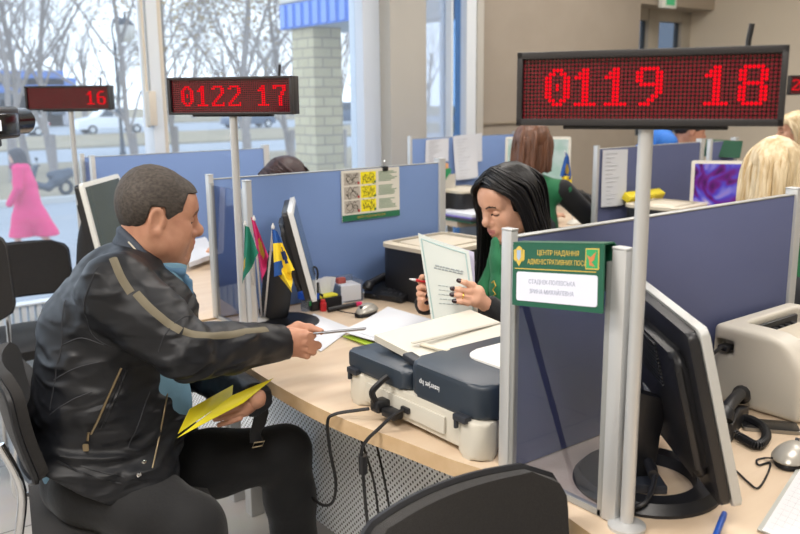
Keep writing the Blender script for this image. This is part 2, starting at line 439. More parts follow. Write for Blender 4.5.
# lit exit sign over the doors
es = thing('exit_sign', 'small lit green exit sign above the glazed doors', 'exit sign', (6.98, WY-.03, 2.36))
obj('case', box(nb(), (0, 0, 0), (.22, .05, .12), .006), mat('sign_white', '#e8ebe4', .5), es)
obj('lit_panel', box(nb(), (.01, -.026, 0), (.13, .004, .07)), mat('sign_green', '#3f9f6c', .5, emit=.5), es)
# low radiator under the window
rd = thing('radiator', 'low white ribbed radiator under the shop window', 'radiator', (1.0, 4.86, 0))
b = nb()
for i in range(46): box(b, (-.9+.04*i, 0, .25), (.028, .07, .30), .006)
obj('fins', b, WHITE, rd)
b = nb()
box(b, (0, 0, .405), (1.9, .085, .012), .003); obj('top_grille', b, WHITE, rd)
b = nb()
for sx in (-.7, .7): obj('foot', box(nb(), (sx, 0, .05), (.04, .06, .10), .004), WHITE, rd)
# ---------------------------------------------------------------- outside
GZ = -.9
ASPH = mat('pale_asphalt', '#8e9297', .75, var=(.35, '#999da2'), bump=(30, .2, .02))
LAWN = mat('dry_grass', '#8b7f66', .95, var=(.5, '#97896e'), bump=(14, .6, .05))
def strip(name, y0, y1, m, lab, cat, dz=0.0):
    b = nb(); bx(b, -60, 120, y0, y1, GZ-.3, GZ+dz); struct(name, b, m, lab, cat)
strip('pavement', 5.4, 20.6, ASPH, 'grey pavement outside the window', 'pavement')
strip('kerb', 20.6, 20.9, mat('kerb_stone', '#b9b7b2', .8), 'stone kerb along the dry lawn', 'kerb', .14)
strip('lawn', 20.9, 33, LAWN, 'dry brown lawn beyond the pavement', 'lawn', .08)
strip('street', 33, 43, ASPH, 'grey street beyond the first lawn', 'street')
strip('field', 43, 58, LAWN, 'second strip of dry grass beyond the street', 'lawn', .08)
strip('road', 58, 80, ASPH, 'far road where the cars stand', 'road')
strip('terrain', 80, 190, LAWN, 'far ground below the hazy trees', 'terrain', .08)
b = nb(); bx(b, -3.6, 8.1, 5.12, 5.4, GZ-.3, 0); struct('trim_5', b, mat('plinth', '#8b8b88', .8), 'concrete plinth under the shop window', 'trim')
# trees -------------------------------------------------------
BARK = mat('bark', '#857d78', .9, var=(9, '#948c86'))  # bark paled, outdoor haze worked into its colour
BARKF = mat('bark_hazed', '#99938f', .95)  # paler copy for far trees, haze put into the colour
LEAF = mat('yellow_leaves', '#b39a62', .8, var=(3, '#a08c5c'))
def branch(b, p, d, ln, r, depth, R, tips, bark_min):
    pts = [p]; q = p.copy(); dd = d.copy(); k = 4
    for i in range(k):
        dd = (dd + Vector((R.uniform(-1, 1), R.uniform(-1, 1), R.uniform(-.3, .7)))*.13).normalized(); q = q + dd*ln/k; pts.append(q.copy())
    tube(b, pts, [r*(1-.55*i/k) for i in range(k+1)], 5 if depth < 2 else 3, caps=False)
    if depth >= bark_min: tips.append(q); return
    nchild = R.randint(4, 5) if depth else R.randint(9, 12)
    for i in range(nchild):
        t = R.uniform(.35, 1.0) if depth else R.uniform(.16, 1.0); j = min(int(t*k), k-1); base = pts[j].lerp(pts[j+1], t*k-j)
        a = R.uniform(0, 2*PI); s, u = frame_from(dd); out = s*math.cos(a)+u*math.sin(a)
        nd = (dd*R.uniform(.5, .95)+out*R.uniform(.45, .9)+Vector((0, 0, .25))).normalized()
        branch(b, base, nd, ln*R.uniform(.42, .7), max(r*(1-.5*t)*.46, .007), depth+1, R, tips, bark_min)
def tree(px, Y, h, r, lab, leaves=0, lean=0.0, seed=1, far=False, group=None, depth=4):
    R = random.Random(seed); c = py_(px, 150, Y); base = Vector((c.x, Y, GZ+.02))
    o = thing('tree', lab, 'tree', base, 0, group)
    b = nb(); tips = []
    branch(b, Vector((0, 0, -.1)), Vector((lean, 0, 1)).normalized(), h*.62, r, 0, R, tips, depth)
    tk = nb(); tube(tk, [(0, 0, -.12), (lean*.3, 0, .35), (lean*1.2, 0, 1.3)], [r*1.25, r*1.08, r*.98], 8)
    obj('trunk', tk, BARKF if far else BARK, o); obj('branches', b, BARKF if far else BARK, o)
    if leaves:
        lb = nb()
        for q in tips:
            for k in range(leaves):
                if R.random() < .5: continue
                p = q+Vector((R.gauss(0, .22), R.gauss(0, .22), R.gauss(0, .22))); s = R.uniform(.05, .10)
                a = Vector((R.uniform(-1, 1), R.uniform(-1, 1), R.uniform(-1, 1))).normalized(); s1, u1 = frame_from(a)
                vs = [lb.verts.new(p+x) for x in (s1*s, u1*s*.6, -s1*s, -u1*s*.6)]; lb.faces.new(vs)
        obj('foliage', lb, LEAF, o, smooth=0)['kind'] = 'stuff'
    return o
TS = [(10, 26, 11, .15, 'bare tree outside the window, nearest the left edge of the photo', 0, .1, 3),
      (27, 30, 12, .16, 'bare tree between the leftmost tree and the street lamp', 0, -.12, 5),
      (52, 28, 11, .17, 'bare tree rising above the leftmost red display', 0, .02, 8),
      (136, 27, 12, .15, 'bare tree just left of the window mullion', 0, -.05, 13),
      (176, 32, 12, .17, 'tree with brownish leaves just right of the window mullion', 4, .02, 21),
      (248, 24, 11, .2, 'stout tree with sparse yellow leaves behind the middle display', 4, -.03, 34),
      (291, 25, 11, .14, 'slender tree with yellow leaves left of the brick pillar', 4, .05, 55),
      (343, 24, 10, .13, 'bare forked tree right of the brick pillar', 0, .06, 89)]
for t in TS: tree(t[0], t[1], t[2], t[3]*.72, t[4], t[5], t[6], t[7])
Rf = random.Random(4)
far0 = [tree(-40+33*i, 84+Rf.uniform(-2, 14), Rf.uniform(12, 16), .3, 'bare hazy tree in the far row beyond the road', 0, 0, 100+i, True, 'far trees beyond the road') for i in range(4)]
for i in range(4, 15):
    Y = 84+Rf.uniform(-2, 14); c = py_(-40+33*i+Rf.uniform(-8, 8), 150, Y)
    dup(far0[i % 4], (c.x, Y, GZ+.02), Rf.uniform(0, 6))
# street lamp -------------------------------------------------
c = py_(123, 154, 30.0); lp = thing('street_lamp', 'dark street lamp with a white globe outside the window', 'street lamp', (c.x, 30, GZ+.06))
IRON = mat('dark_iron', '#3a424c', .6)
b = nb(); lathe(b, [(.16, 0), (.16, .3), (.09, .5), (.06, 1.2), (.05, 4.0), (.07, 4.05), (.04, 4.3)]); obj('post', b, IRON, lp)
b = nb(); tube(b, catmull([(0, 0, 4.2), (-.05, 0, 4.75), (.1, 0, 5.1), (.42, 0, 5.05)]), .035, 8); lathe(b, [(.05, 4.86), (.34, 4.87), (.2, 5.05), (.05, 5.12), (.03, 5.35)], c=(.42, 0, 0)); obj('arm', b, IRON, lp)
b = nb(); lathe(b, [(.12, 4.3), (.28, 4.42), (.34, 4.65), (.33, 4.86)], c=(.42, 0, 0)); obj('globe', b, mat('lamp_globe', '#f1efe9', .35), lp)
# brick pillar and entrance canopy ----------------------------
m, N, L, bs = node_mat('yellow_brick', .85)
tc = N.new('ShaderNodeTexCoord'); sp = N.new('ShaderNodeSeparateXYZ'); cb = N.new('ShaderNodeCombineXYZ'); ad = N.new('ShaderNodeMath')
brk = N.new('ShaderNodeTexBrick'); brk.inputs['Scale'].default_value = 1; brk.inputs['Brick Width'].default_value = .25; brk.inputs['Row Height'].default_value = .115; brk.inputs['Mortar Size'].default_value = .008
brk.inputs['Color1'].default_value = lin('#cbbd98'); brk.inputs['Color2'].default_value = lin('#beb08c'); brk.inputs['Mortar'].default_value = lin('#948b78')
L.new(tc.outputs['Object'], sp.inputs[0]); L.new(sp.outputs[0], ad.inputs[0]); L.new(sp.outputs[1], ad.inputs[1]); L.new(ad.outputs[0], cb.inputs[0]); L.new(sp.outputs[2], cb.inputs[1])
L.new(cb.outputs[0], brk.inputs['Vector']); L.new(brk.outputs['Color'], bs.inputs['Base Color'])
pc = pd(315, 100, 10.0); CX, CY = pc.x, pc.y
pi = thing('brick_pillar', 'yellow brick pillar under the blue canopy outside', 'pillar', (CX, CY, GZ))
obj('shaft', bx(nb(), 0, .40, 0, .5, 0, 3.9-GZ-.5, .01), m, pi)
obj('plinth', bx(nb(), -.05, .45, -.05, .55, 0, .25, .01), mat('plinth', '#8b8b88', .8), pi)
pA = px_(281, 30, CX-.05); pB = px_(357, 17, CX-.05)
cn = thing('entrance_canopy', 'blue ribbed canopy above the brick pillar outside', 'canopy', (CX, CY, pA.z))
CB = mat('canopy_blue', '#2f6fd0', .45)
y0, y1 = pB.y-.6-CY, pA.y-CY; hh = .29*pA.y/9.5
obj('fascia', bx(nb(), -.06, -.03, y0, y1, 0, hh), CB, cn)
b = nb(); n = 12
for i in range(n): yy = y0+(y1-y0)*(i+.5)/n; bx(b, -.075, -.058, yy-.045, yy+.06, .02, hh-.01)
obj('rib', b, mat('canopy_pale_blue', '#7c9fe6', .5), cn)
obj('deck', bx(nb(), -.03, .9, y0, y1, 0.0, hh+.02), mat('canopy_soffit', '#a7b0b8', .7), cn)
b = nb(); bx(b, -.06, .9, y0, y1, hh+.021, hh+.09); obj('edge_trim', b, mat('canopy_trim', '#d9d3c6', .6), cn)
# cars --------------------------------------------------------
CGL = mat('car_glass', '#3d4752', .15); TYRE = mat('tyre', '#202022', .85)
def car(px, Y, col, lab, prof, win, rz=0.0, length=4.4, lights='#c03030', n='car', cat='car'):
    c = py_(px, 140, Y); o = thing(n, lab, cat, (c.x, Y, GZ), rz)
    M = axes((0, .85, 0), (1, 0, 0), (0, 0, 1), (0, -1, 0))
    b = nb(); prism(b, prof, 0, 1.7, M, .06, 3); obj('body', b, mat('car_'+col, col, .35, coat=.5), o)
    for w in win:
        b = nb(); prism(b, w, -.006, 1.706, M); obj('window', b, CGL, o)
    for x in (-length*.31, length*.31):
        for s in (-1, 1):
            b = nb(); cyl(b, (x, s*.70, .32), (x, s*.875, .32), .32, n=20); wl = obj('wheel', b, TYRE, o)
            b = nb(); cyl(b, (x, s*.80, .32), (x, s*.885, .32), .19, n=14); obj('hubcap', b, ALU, wl)
    b = nb(); box(b, (length/2-.06, 0, .8), (.12, 1.5, .14), .02); obj('tail_light', b, mat('lamp_'+lights, lights, .3), o)
    return o
PICK = [(-2.5, .35), (2.6, .35), (2.6, 1.0), (1.0, 1.02), (.95, 1.75), (.55, 1.86), (-.6, 1.86), (-1.2, 1.15), (-2.4, 1.0), (-2.5, .8)]
HATCH = [(-2.1, .3), (2.05, .3), (2.1, .9), (1.9, 1.0), (1.55, 1.45), (.9, 1.5), (-.2, 1.47), (-1.0, .98), (-2.0, .85), (-2.1, .6)]
VAN = [(-2.3, .3), (2.3, .3), (2.35, 1.2), (2.2, 1.9), (-.8, 1.95), (-1.4, 1.25), (-2.2, 1.05), (-2.3, .7)]
car(112, 60, '#e3e6ea', 'white pickup truck on the far road left of the mullion', PICK, [[(-1.05, 1.18), (-.5, 1.75), (-.05, 1.75), (-.05, 1.18)], [(.05, 1.18), (.05, 1.75), (.6, 1.75), (.85, 1.18)]], length=5.0)
car(14, 60, '#dfe2e6', 'white car on the far road at the left edge of the window', HATCH, [[(-.85, 1.0), (-.15, 1.4), (.3, 1.41), (.3, 1.0)], [(.4, 1.0), (.4, 1.41), (1.3, 1.4), (1.5, 1.0)]])
car(249, 62, '#4c5d74', 'dark blue hatchback on the far road below the middle display', HATCH, [[(-.85, 1.0), (-.15, 1.4), (.3, 1.41), (.3, 1.0)], [(.4, 1.0), (.4, 1.41), (1.3, 1.4), (1.5, 1.0)]])
car(347, 62, '#41536b', 'dark blue car right of the brick pillar', VAN, [[(-1.2, 1.25), (-.75, 1.8), (0, 1.8), (0, 1.25)], [(.1, 1.25), (.1, 1.8), (1.0, 1.8), (1.0, 1.25)]])
# blue kiosks far left ----------------------------------------
for px, w, h, lab, cw in ((5, 9, 3.6, 'low kiosk with a blue roof at the far left', '#b9b7b8'), (29, 7, 3.0, 'smaller blue roofed kiosk beside the low kiosk', '#a9a8ad')):
    c = py_(px, 120, 82); o = thing('kiosk', lab, 'kiosk', (c.x, 82, GZ))
    obj('wall', bx(nb(), -w/2, w/2, -2, 2, 0, h, .03), mat('kiosk_wall'+cw, cw, .8), o)
    obj('roof', bx(nb(), -w/2-.3, w/2+.3, -2.4, 2.3, h, h+1.3, .05), mat('kiosk_blue', '#4f74b8', .6), o)
    b = nb()
    for i in range(3): bx(b, -w/2+.8+i*w*.3, -w/2+.8+i*w*.3+w*.17, -2.03, -1.98, 1.0, h-.6)
    obj('window', b, CGL, o)
# scooter ------------------------------------------------------
c = pz(52, 199, GZ+.1)
so = thing('scooter', 'dark parked motor scooter behind the person in pink', 'scooter', (c.x+.1, 21.3, GZ+.08), .25)
DSC = mat('scooter_dark', '#343c48', .4)
for x in (-.62, .62):
    b = nb(); tube(b, [(x+.2*math.cos(a*PI/10), 0, .27+.2*math.sin(a*PI/10)) for a in range(20)], .07, 8, closed=True); obj('wheel', b, TYRE, so)
s_ = SDF((-1, -.4, .1), (1, .4, 1.4), .03)
s_.chain([(-.6, 0, .35), (-.5, 0, .75), (-.38, 0, 1.0)], [.12, .1, .09], .05); s_.chain([(-.45, 0, .45), (0, 0, .32), (.3, 0, .55), (.85, 0, .72)], [.12, .12, .2, .12], .08); s_.chain([(.1, 0, .72), (.8, 0, .82)], [.12, .1], .05)
s_.chain([(-.38, -.32, 1.08), (-.36, 0, 1.05), (-.38, .32, 1.08)], [.025, .04, .025], .03)
mesh_obj('body', [s_.mesh()], [DSC], so)
b = nb(); tube(b, [(-.4, .25, 1.05), (-.5, .32, 1.25)], .012, 6); box(b, (-.5, .34, 1.3), (.03, .16, .1), .01); tube(b, [(-.4, -.25, 1.05), (-.5, -.32, 1.25)], .012, 6); box(b, (-.5, -.34, 1.3), (.03, .16, .1), .01); obj('mirror', b, BLACK, so); so.scale = (.74, .74, .74)
# ---------------------------------------------------------------- light
wd = bpy.data.worlds.new('world'); SC.world = wd; wd.use_nodes = True
N = wd.node_tree.nodes; L = wd.node_tree.links; bg = N['Background']
tc = N.new('ShaderNodeTexCoord'); sx = N.new('ShaderNodeSeparateXYZ'); rp = N.new('ShaderNodeValToRGB')
L.new(tc.outputs['Generated'], sx.inputs[0]); L.new(sx.outputs[2], rp.inputs['Fac']); L.new(rp.outputs['Color'], bg.inputs['Color'])
rp.color_ramp.elements[0].position = 0.0; rp.color_ramp.elements[0].color = lin('#e6edf6'); rp.color_ramp.elements[1].position = .6; rp.color_ramp.elements[1].color = lin('#d6e4f8')
bg.inputs['Strength'].default_value = 2.75
def area(name, loc, rot, sx, sy, e, col):
    l = bpy.data.lights.new(name, 'AREA'); l.shape = 'RECTANGLE'; l.size = sx; l.size_y = sy; l.energy = e; l.color = lin(col)[:3]
    o = bpy.data.objects.new(name, l); COL.objects.link(o); o.location = loc; o.rotation_euler = rot; return o
for i, (x, y, e) in enumerate(((-.4, -.2, 90), (2.4, .6, 50), (5.2, 1.4, 50), (2.6, 3.2, 46), (5.4, 3.6, 50), (-.9, 2.2, 110))):
    area('ceiling_lamp', (x, y, 3.17), (0, 0, 0), 1.4, 1.0, e, '#fdf6ee')
SC.view_settings.view_transform = 'Standard'; SC.view_settings.look = 'None'; SC.view_settings.exposure = -0.08; SC.view_settings.gamma = 1.0
# ---------------------------------------------------------------- partitions
P1Y, P2Y, P3Y = 1.165, 2.69, 4.15
def partition(Y, X0, X1, lab, wing=(.28,), top=1.245, panelmat=None, ends=True, side=-1, group=None):
    """long screen along X from a post at X0 to a post at X1, glass wing turning towards -Y at X0"""
    o = thing('desk_partition', lab, 'partition', (X0, Y, .752), 0, group)
    w = X1-X0; h = top-.752
    b = nb(); bx(b, .014, w-.02, -.010, .010, .0, h-.003, .002); obj('panel', b, panelmat or BLUEP, o)
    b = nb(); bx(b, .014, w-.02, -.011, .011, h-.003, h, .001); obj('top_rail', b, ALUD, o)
    b = nb(); bx(b, -.005, .014, -.014, .014, 0, h+.012, .002); bx(b, -.0055, .0145, -.0145, .0145, h+.0121, h+.0165, .001); obj('post', b, ALU, o)
    if ends:
        b = nb(); bx(b, w-.02, w+.014, -.018, .018, -.33, h+.012, .002); bx(b, w-.0205, w+.0145, -.0185, .0185, h+.0121, h+.0165, .001); obj('post', b, ALU, o)
    if wing:
        L_ = wing[0]
        b = nb(); bx(b, .000, .005, -L_+.02, -.016, .012, h-.02); obj('glass_wing', b, GLASSP, o)
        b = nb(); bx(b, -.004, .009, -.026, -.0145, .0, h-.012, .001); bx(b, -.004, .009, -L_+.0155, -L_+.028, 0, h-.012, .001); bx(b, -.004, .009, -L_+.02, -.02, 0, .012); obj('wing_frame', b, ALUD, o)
        b = nb(); bx(b, -.007, .013, -L_-.015, -L_+.015, 0, h+.012, .002); bx(b, -.0075, .0135, -L_-.0155, -L_+.0155, h+.0121, h+.0165, .001); obj('post', b, ALU, o)
    return o
partition(P1Y, 1.157, 2.262, 'blue desk screen with glass wing and green name plate nearest the camera', (.275,), panelmat=BLUED)
partition(P2Y, 1.222, 2.268, 'blue desk screen carrying the clipped instruction sheet, behind the flag stand')
partition(P3Y, 1.235, 2.235, 'pale blue desk screen closest to the shop window', (.16,))
# ---------------------------------------------------------------- desks
def desk(Y0, Y1, lab, group=None):
    o = thing('service_desk', lab, 'desk', (1.13, Y0, 0), 0)
    s = (Y1-Y0)/1.5; fr = [(0, 0), (-.028, .11), (-.05, .26), (-.078, .42), (-.09, .64), (-.075, .945), (-.04, 1.2), (0.0, 1.38), (.04, 1.5)]
    cv = catmull([(x, y*s, 0) for x, y in fr], 5)
    poly = [(p.x, p.y) for p in cv] + [(1.14, 1.5*s), (1.14, .98*s)] + [(p.x, p.y) for p in catmull([(1.10, .93*s, 0), (.86, .9*s, 0), (.74, .8*s, 0), (.70, .6*s, 0)], 5)] + [(.70, 0)]
    b = nb(); prism(b, poly[::-1], .712, .75, bev=.003); bmesh.ops.recalc_face_normals(b, faces=b.faces[:])
    for f in b.faces:
        f.material_index = 0 if f.normal.z > .5 else 1
    obj('worktop', b, [BIRCH, BIRCHE], o, smooth=30)
    m_ = MATS.get('perforated_panel')
    if m_ is None:
        m_, N, L, bs = node_mat('perforated_panel', .45); bs.inputs['Metallic'].default_value = 0
        tc = N.new('ShaderNodeTexCoord'); sp = N.new('ShaderNodeSeparateXYZ'); L.new(tc.outputs['Object'], sp.inputs[0])
        def mth(op, a, c=None):
            n = N.new('ShaderNodeMath'); n.operation = op
            for i, v in enumerate((a, c)):
                if v is None: continue
                if isinstance(v, (int, float)): n.inputs[i].default_value = v
                else: L.new(v, n.inputs[i])
            return n.outputs[0]
        pit = .02
        def lat(off):
            u = mth('SUBTRACT', mth('FRACT', mth('ADD', mth('DIVIDE', sp.outputs[1], pit), off)), .5); v = mth('SUBTRACT', mth('FRACT', mth('ADD', mth('DIVIDE', sp.outputs[2], pit), off)), .5)
            return mth('ADD', mth('MULTIPLY', u, u), mth('MULTIPLY', v, v))
        d = mth('MINIMUM', lat(0.0), lat(.5)); hole = mth('LESS_THAN', d, .034)
        mx = N.new('ShaderNodeMixRGB'); mx.inputs[1].default_value = lin('#f0f4f8'); mx.inputs[2].default_value = lin('#2a2c30'); L.new(hole, mx.inputs[0]); L.new(mx.outputs[0], bs.inputs['Base Color'])
    b = nb(); bx(b, .132, .136, .045, (Y1-Y0)-.06, .20, .708); obj('modesty_panel', b, m_, o)
    b = nb(); bx(b, .1365, .152, .03, (Y1-Y0)-.04, .69, .71); obj('rail', b, ALU, o)
    for x, y in ((.17, .06), (.17, (Y1-Y0)-.06), (1.08, (Y1-Y0)-.06), (.64, .06)):
        b = nb(); bx(b, x-.025, x+.025, y-.025, y+.025, 0, .712, .003); obj('leg', b, ALU, o)
    return o
desk(1.17, 2.675, 'birch topped service desk with the big document scanner on it')
desk(-.345, 1.16, 'birch topped service desk with the black-backed monitor nearest the camera')
desk(2.70, 4.135, 'birch topped service desk behind the seated man, closest to the window')
# ---------------------------------------------------------------- LED queue displays
m, N, L, bs = node_mat('led_matrix', .12)
tc = N.new('ShaderNodeTexCoord'); sp = N.new('ShaderNodeSeparateXYZ'); L.new(tc.outputs['Object'], sp.inputs[0])
def mth(op, a, c=None):
    n = N.new('ShaderNodeMath'); n.operation = op
    for i, v in enumerate((a, c)):
        if v is None: continue
        if isinstance(v, (int, float)): n.inputs[i].default_value = v
        else: L.new(v, n.inputs[i])
    return n.outputs[0]
LW, LH0 = .417, .113; SWI, SHI = .398, .0985; PIT = SWI/64.5
u = mth('SUBTRACT', mth('FRACT', mth('DIVIDE', sp.outputs[0], PIT)), .5); v = mth('SUBTRACT', mth('FRACT', mth('DIVIDE', sp.outputs[2], PIT)), .5)
dot = mth('LESS_THAN', mth('ADD', mth('MULTIPLY', u, u), mth('MULTIPLY', v, v)), .15)
mx = N.new('ShaderNodeMixRGB'); mx.inputs[1].default_value = lin('#12070a'); mx.inputs[2].default_value = lin('#661420'); L.new(dot, mx.inputs[0]); L.new(mx.outputs[0], bs.inputs['Base Color'])
bs.inputs['Emission Color'].default_value = lin('#b8142c'); L.new(mth('MULTIPLY', dot, .07), bs.inputs['Emission Strength'])
LEDM = m
LEDON = mat('led_lit', '#ff0a20', .5, emit=1.15, spec=0)
LEDON.node_tree.nodes['Principled BSDF'].inputs['Base Color'].default_value = (.02, 0, 0, 1)
FONT = {'0': "..XXX../.XX.XX./XX...XX/XX...XX/XX.X.XX/XX.X.XX/XX...XX/XX...XX/.XX.XX./..XXX..",
        '1': "..XX../.XXX../XXXX../..XX../..XX../..XX../..XX../..XX../..XX../XXXXXX",
        '2': ".XXXXX./XX...XX/.....XX/.....XX/....XX./...XX../..XX.../.XX..../XX....X/XXXXXXX",
        '6': "..XXXX./.XX..../XX...../XX...../XXXXXX./XX...XX/XX...XX/XX...XX/XX...XX/.XXXXX.",
        '7': "XXXXXXX/XX...XX/.....XX/....XX./....XX./...XX../...XX../...XX../...XX../...XX..",
        '8': ".XXXXX./XX...XX/XX...XX/XX...XX/.XXXXX./XX...XX/XX...XX/XX...XX/XX...XX/.XXXXX.",
        '9': ".XXXXX./XX...XX/XX...XX/XX...XX/.XXXXXX/.....XX/.....XX/....XX./...XX../.XXX..."}
def led(foot, tilt, digits, lab, z0=1.468, zb=.75, shift=0.0, poleR=.0122, LH=LH0):
    o = thing('queue_display', lab, 'queue display', (foot[0], foot[1], zb), YAW-math.radians(tilt))
    hz = z0-zb
    b = nb(); lathe(b, [(.034, 0), (.034, .006), (.022, .012)], 20); obj('foot_flange', b, ALU, o)
    b = nb(); cyl(b, (0, 0, .008), (0, 0, hz-.004), poleR, n=24); obj('pole', b, ALU, o)
    b = nb(); cyl(b, (0, 0, hz-.012), (0, 0, hz+.001), poleR*.8, n=16); box(b, (shift, 0, hz-.003), (LW*.62, .035, .006), .001); obj('bracket', b, BLACK, o)
    b = nb(); c = (shift, -.0, hz+LH/2)
    x0, x1 = shift-LW/2, shift+LW/2; zt = hz+LH; fw = (LW-SWI)/2; fh = (LH-SHI)/2
    bx(b, x0, x1, -.012, .030, hz, zt, .002)
    for a in ((x0, x0+fw, hz, zt), (x1-fw, x1, hz, zt), (x0, x1, hz, hz+fh), (x0, x1, zt-fh, zt)): bx(b, a[0], a[1], -.024, -.011, a[2], a[3], .001)
    obj('case', b, mat('led_case', '#2b2a2c', .4), o)
    # lattice origin on the screen's lower left corner
    n0x = shift-SWI/2+.25*PIT; n0x = math.floor(n0x/PIT)*PIT; n0z = math.floor((hz+fh)/PIT)*PIT
    b = nb(); bx(b, x0+fw, x1-fw, -.0145, -.012, hz+fh, zt-fh); sc = obj('screen', b, LEDM, o, smooth=0)
    for ch, col in digits:
        rows = FONT[ch].split('/'); b = nb()
        for r, row in enumerate(rows):
            for q, cc in enumerate(row):
                if cc != 'X': continue
                x = n0x+(col+q+1.5)*PIT; z = n0z+(12.5-r+.5)*PIT
                vs = [b.verts.new((x+.47*PIT*math.cos(k*PI/4), -.0152, z+.47*PIT*math.sin(k*PI/4))) for k in range(8)]; b.faces.new(vs)
        obj('digit', b, LEDON, sc, smooth=0)
    b = nb(); tube(b, [(shift+LW*.36, .02, hz+LH-.002), (shift+LW*.36, .02, hz+LH+.01), (shift+LW*.368, .02, hz+LH+.035)], .0042, 8); obj('antenna', b, BLACK, o)
    return o
led((1.163, .857), 23, [('0', 5), ('1', 13), ('1', 21), ('9', 29), ('1', 46), ('8', 54)], 'large red queue display reading 0119 18 on the nearest pole', shift=-.004, LH=.121)
pl2 = px_(238.5, 225, 1.178)
led((pl2.x, pl2.y), 16, [('0', 4), ('1', 13), ('2', 21), ('2', 30), ('1', 46), ('7', 54)], 'red queue display reading 0122 17 above the seated man', shift=.0)
c = px_(75, 112, 1.225)
led((c.x-.02, c.y), 6, [('1', 46), ('6', 54)], 'red queue display showing only 16 in front of the window')
# ---------------------------------------------------------------- visitor chairs
def chair(loc, rz, lab, hgt=.86, backtilt=.14, w=.47, bz=.55):
    o = thing('visitor_chair', lab, 'chair', (loc[0], loc[1], 0), rz)
    b = nb(); s = []
    for i in range(9):
        u = -1+i/4; s.append([Vector((.22-.46*j/8 , u*(w/2-.01)*(1 if j < 8 else .96), .44+.012*(1-u*u)-.02*max(0, 1-j/2)**2)) for j in range(9)])
    grid_sheet(b, s, .045); obj('seat', b, FABR, o)
    def bp(u, t):     # point on the backrest front: u across, t up 0..1
        return Vector((-.245-backtilt*t*.36+.045*u*u-.012*math.sin(t*PI), u*w/2, bz+(hgt-bz)*t))
    b = nb(); nu, nt_ = 14, 12; G = []
    for j in range(nt_+1):
        t = j/nt_; row = []
        for i in range(nu+1):
            u = -1+2*i/nu; r = .22                              # rounded corners
            lim = 1.0
            if t > 1-r: lim = 1-.30*(1-math.sqrt(max(0, 1-((t-1+r)/r)**2)))
            if t < r: lim = 1-.30*(1-math.sqrt(max(0, 1-((r-t)/r)**2)))
            tt = t+(.02*(1-u*u) if t > .5 else 0)
            row.append(bp(u*lim, tt))
        G.append(row)
    grid_sheet(b, G, .028); obj('backrest', b, FABR, o)
    rim = [G[0][i] for i in range(nu+1)]+[G[j][nu] for j in range(1, nt_+1)]+[G[nt_][i] for i in range(nu-1, -1, -1)]+[G[j][0] for j in range(nt_-1, 0, -1)]
    b = nb(); tube(b, [p+Vector((-.006, 0, 0)) for p in rim], .0085, 6, closed=True); obj('edge_piping', b, BLACK, o)
    for sgn in (-1, 1):
        y = sgn*(w/2-.025)
        b = nb(); tube(b, catmull([bp(sgn*.86, .45)+Vector((-.042, 0, 0)), bp(sgn*.88, .0)+Vector((-.042, 0, 0)), (-.275, y, .44), (-.235, y, .408), (-.1, y, .40), (.15, y, .40)], 6), .0115, 10); obj('back_tube', b, CHROME, o)
        for nm, pts in (('leg', [(.14, y, .40), (.2, y, .385), (.225, y, .34), (.26, y*1.06, .012)]), ('leg', [(-.05, y, .40), (-.12, y, .385), (-.16, y, .34), (-.27, y*1.06, .012)])):
            b = nb(); tube(b, catmull(pts, 6), .0115, 10); lg = obj(nm, b, CHROME, o)
            b = nb(); e = pts[-1]; cyl(b, (e[0], e[1], 0), (e[0], e[1], .03), .015, n=12); obj('foot_cap', b, BLACK, lg)
    b = nb(); tube(b, [(-.12, -w/2+.03, .395), (-.12, w/2-.03, .395)], .009, 8); obj('cross_bar', b, CHROME, o)
    return o
chair((.685, 2.165), math.radians(-12), 'black visitor chair with chrome frame under the seated man', .875, bz=.60, w=.44)
chair((.85, .70), math.radians(-90), 'black visitor chair with rounded back in front of the nearest desk', .865)
chair((.925, 4.02), math.radians(-92), 'empty black visitor chair by the radiator at the left edge', .83, bz=.585)
# ---------------------------------------------------------------- things on the desks
DZ = .7505
RZ = lambda a: Matrix.Rotation(a, 3, 'Z')
def cable(pts, r, lab, cat='cable', m=None, n=8, name='cable', group=None):
    b = nb(); tube(b, catmull(pts, n), r, 6); return solo(name, b, m or CABLE, lab, cat, group=group)
# --- big document scanner on the desk (rear towards the client)
sc = thing('document_scanner', 'large cream and charcoal flatbed document scanner on the desk edge', 'scanner', (1.135, 1.21, DZ))
b = nb(); prism(b, rrect(.375, .475, .03, cx=.19, cy=.255), .016, .088, bev=.006); bmesh.ops.recalc_face_normals(b, faces=b.faces[:]); obj('base', b, CREAMP, sc)
for x, y in ((.03, .045), (.03, .465), (.35, .045), (.35, .465)):
    b = nb(); prism(b, rrect(.07, .085, .03, cx=x, cy=y), 0, .086, bev=.01); obj('corner_foot', b, CREAMP, sc)
b = nb(); prism(b, rrect(.006, .30, .002, cx=-.001, cy=.27), .03, .07, bev=.002); obj('rear_panel', b, mat('cream_plastic_dark', '#c9c6bb', .5), sc)
b = nb(); prism(b, rrect(.385, .25, .02, cx=.19, cy=.385), .090, .134, bev=.008); obj('lid', b, CHAR, sc)
b = nb(); prism(b, rrect(.37, .262, .045, cx=.188, cy=.137), .086, .166, bev=.012, seg=3); obj('feeder_head', b, CHAR, sc)
b = nb(); prism(b, [(x, y) for x, y in rrect(.24, .19, .05, cx=.245, cy=.115)], .164, .172, bev=.003); obj('flatbed_cover', b, mat('white_plastic', '#e9e8e4', .4), sc)
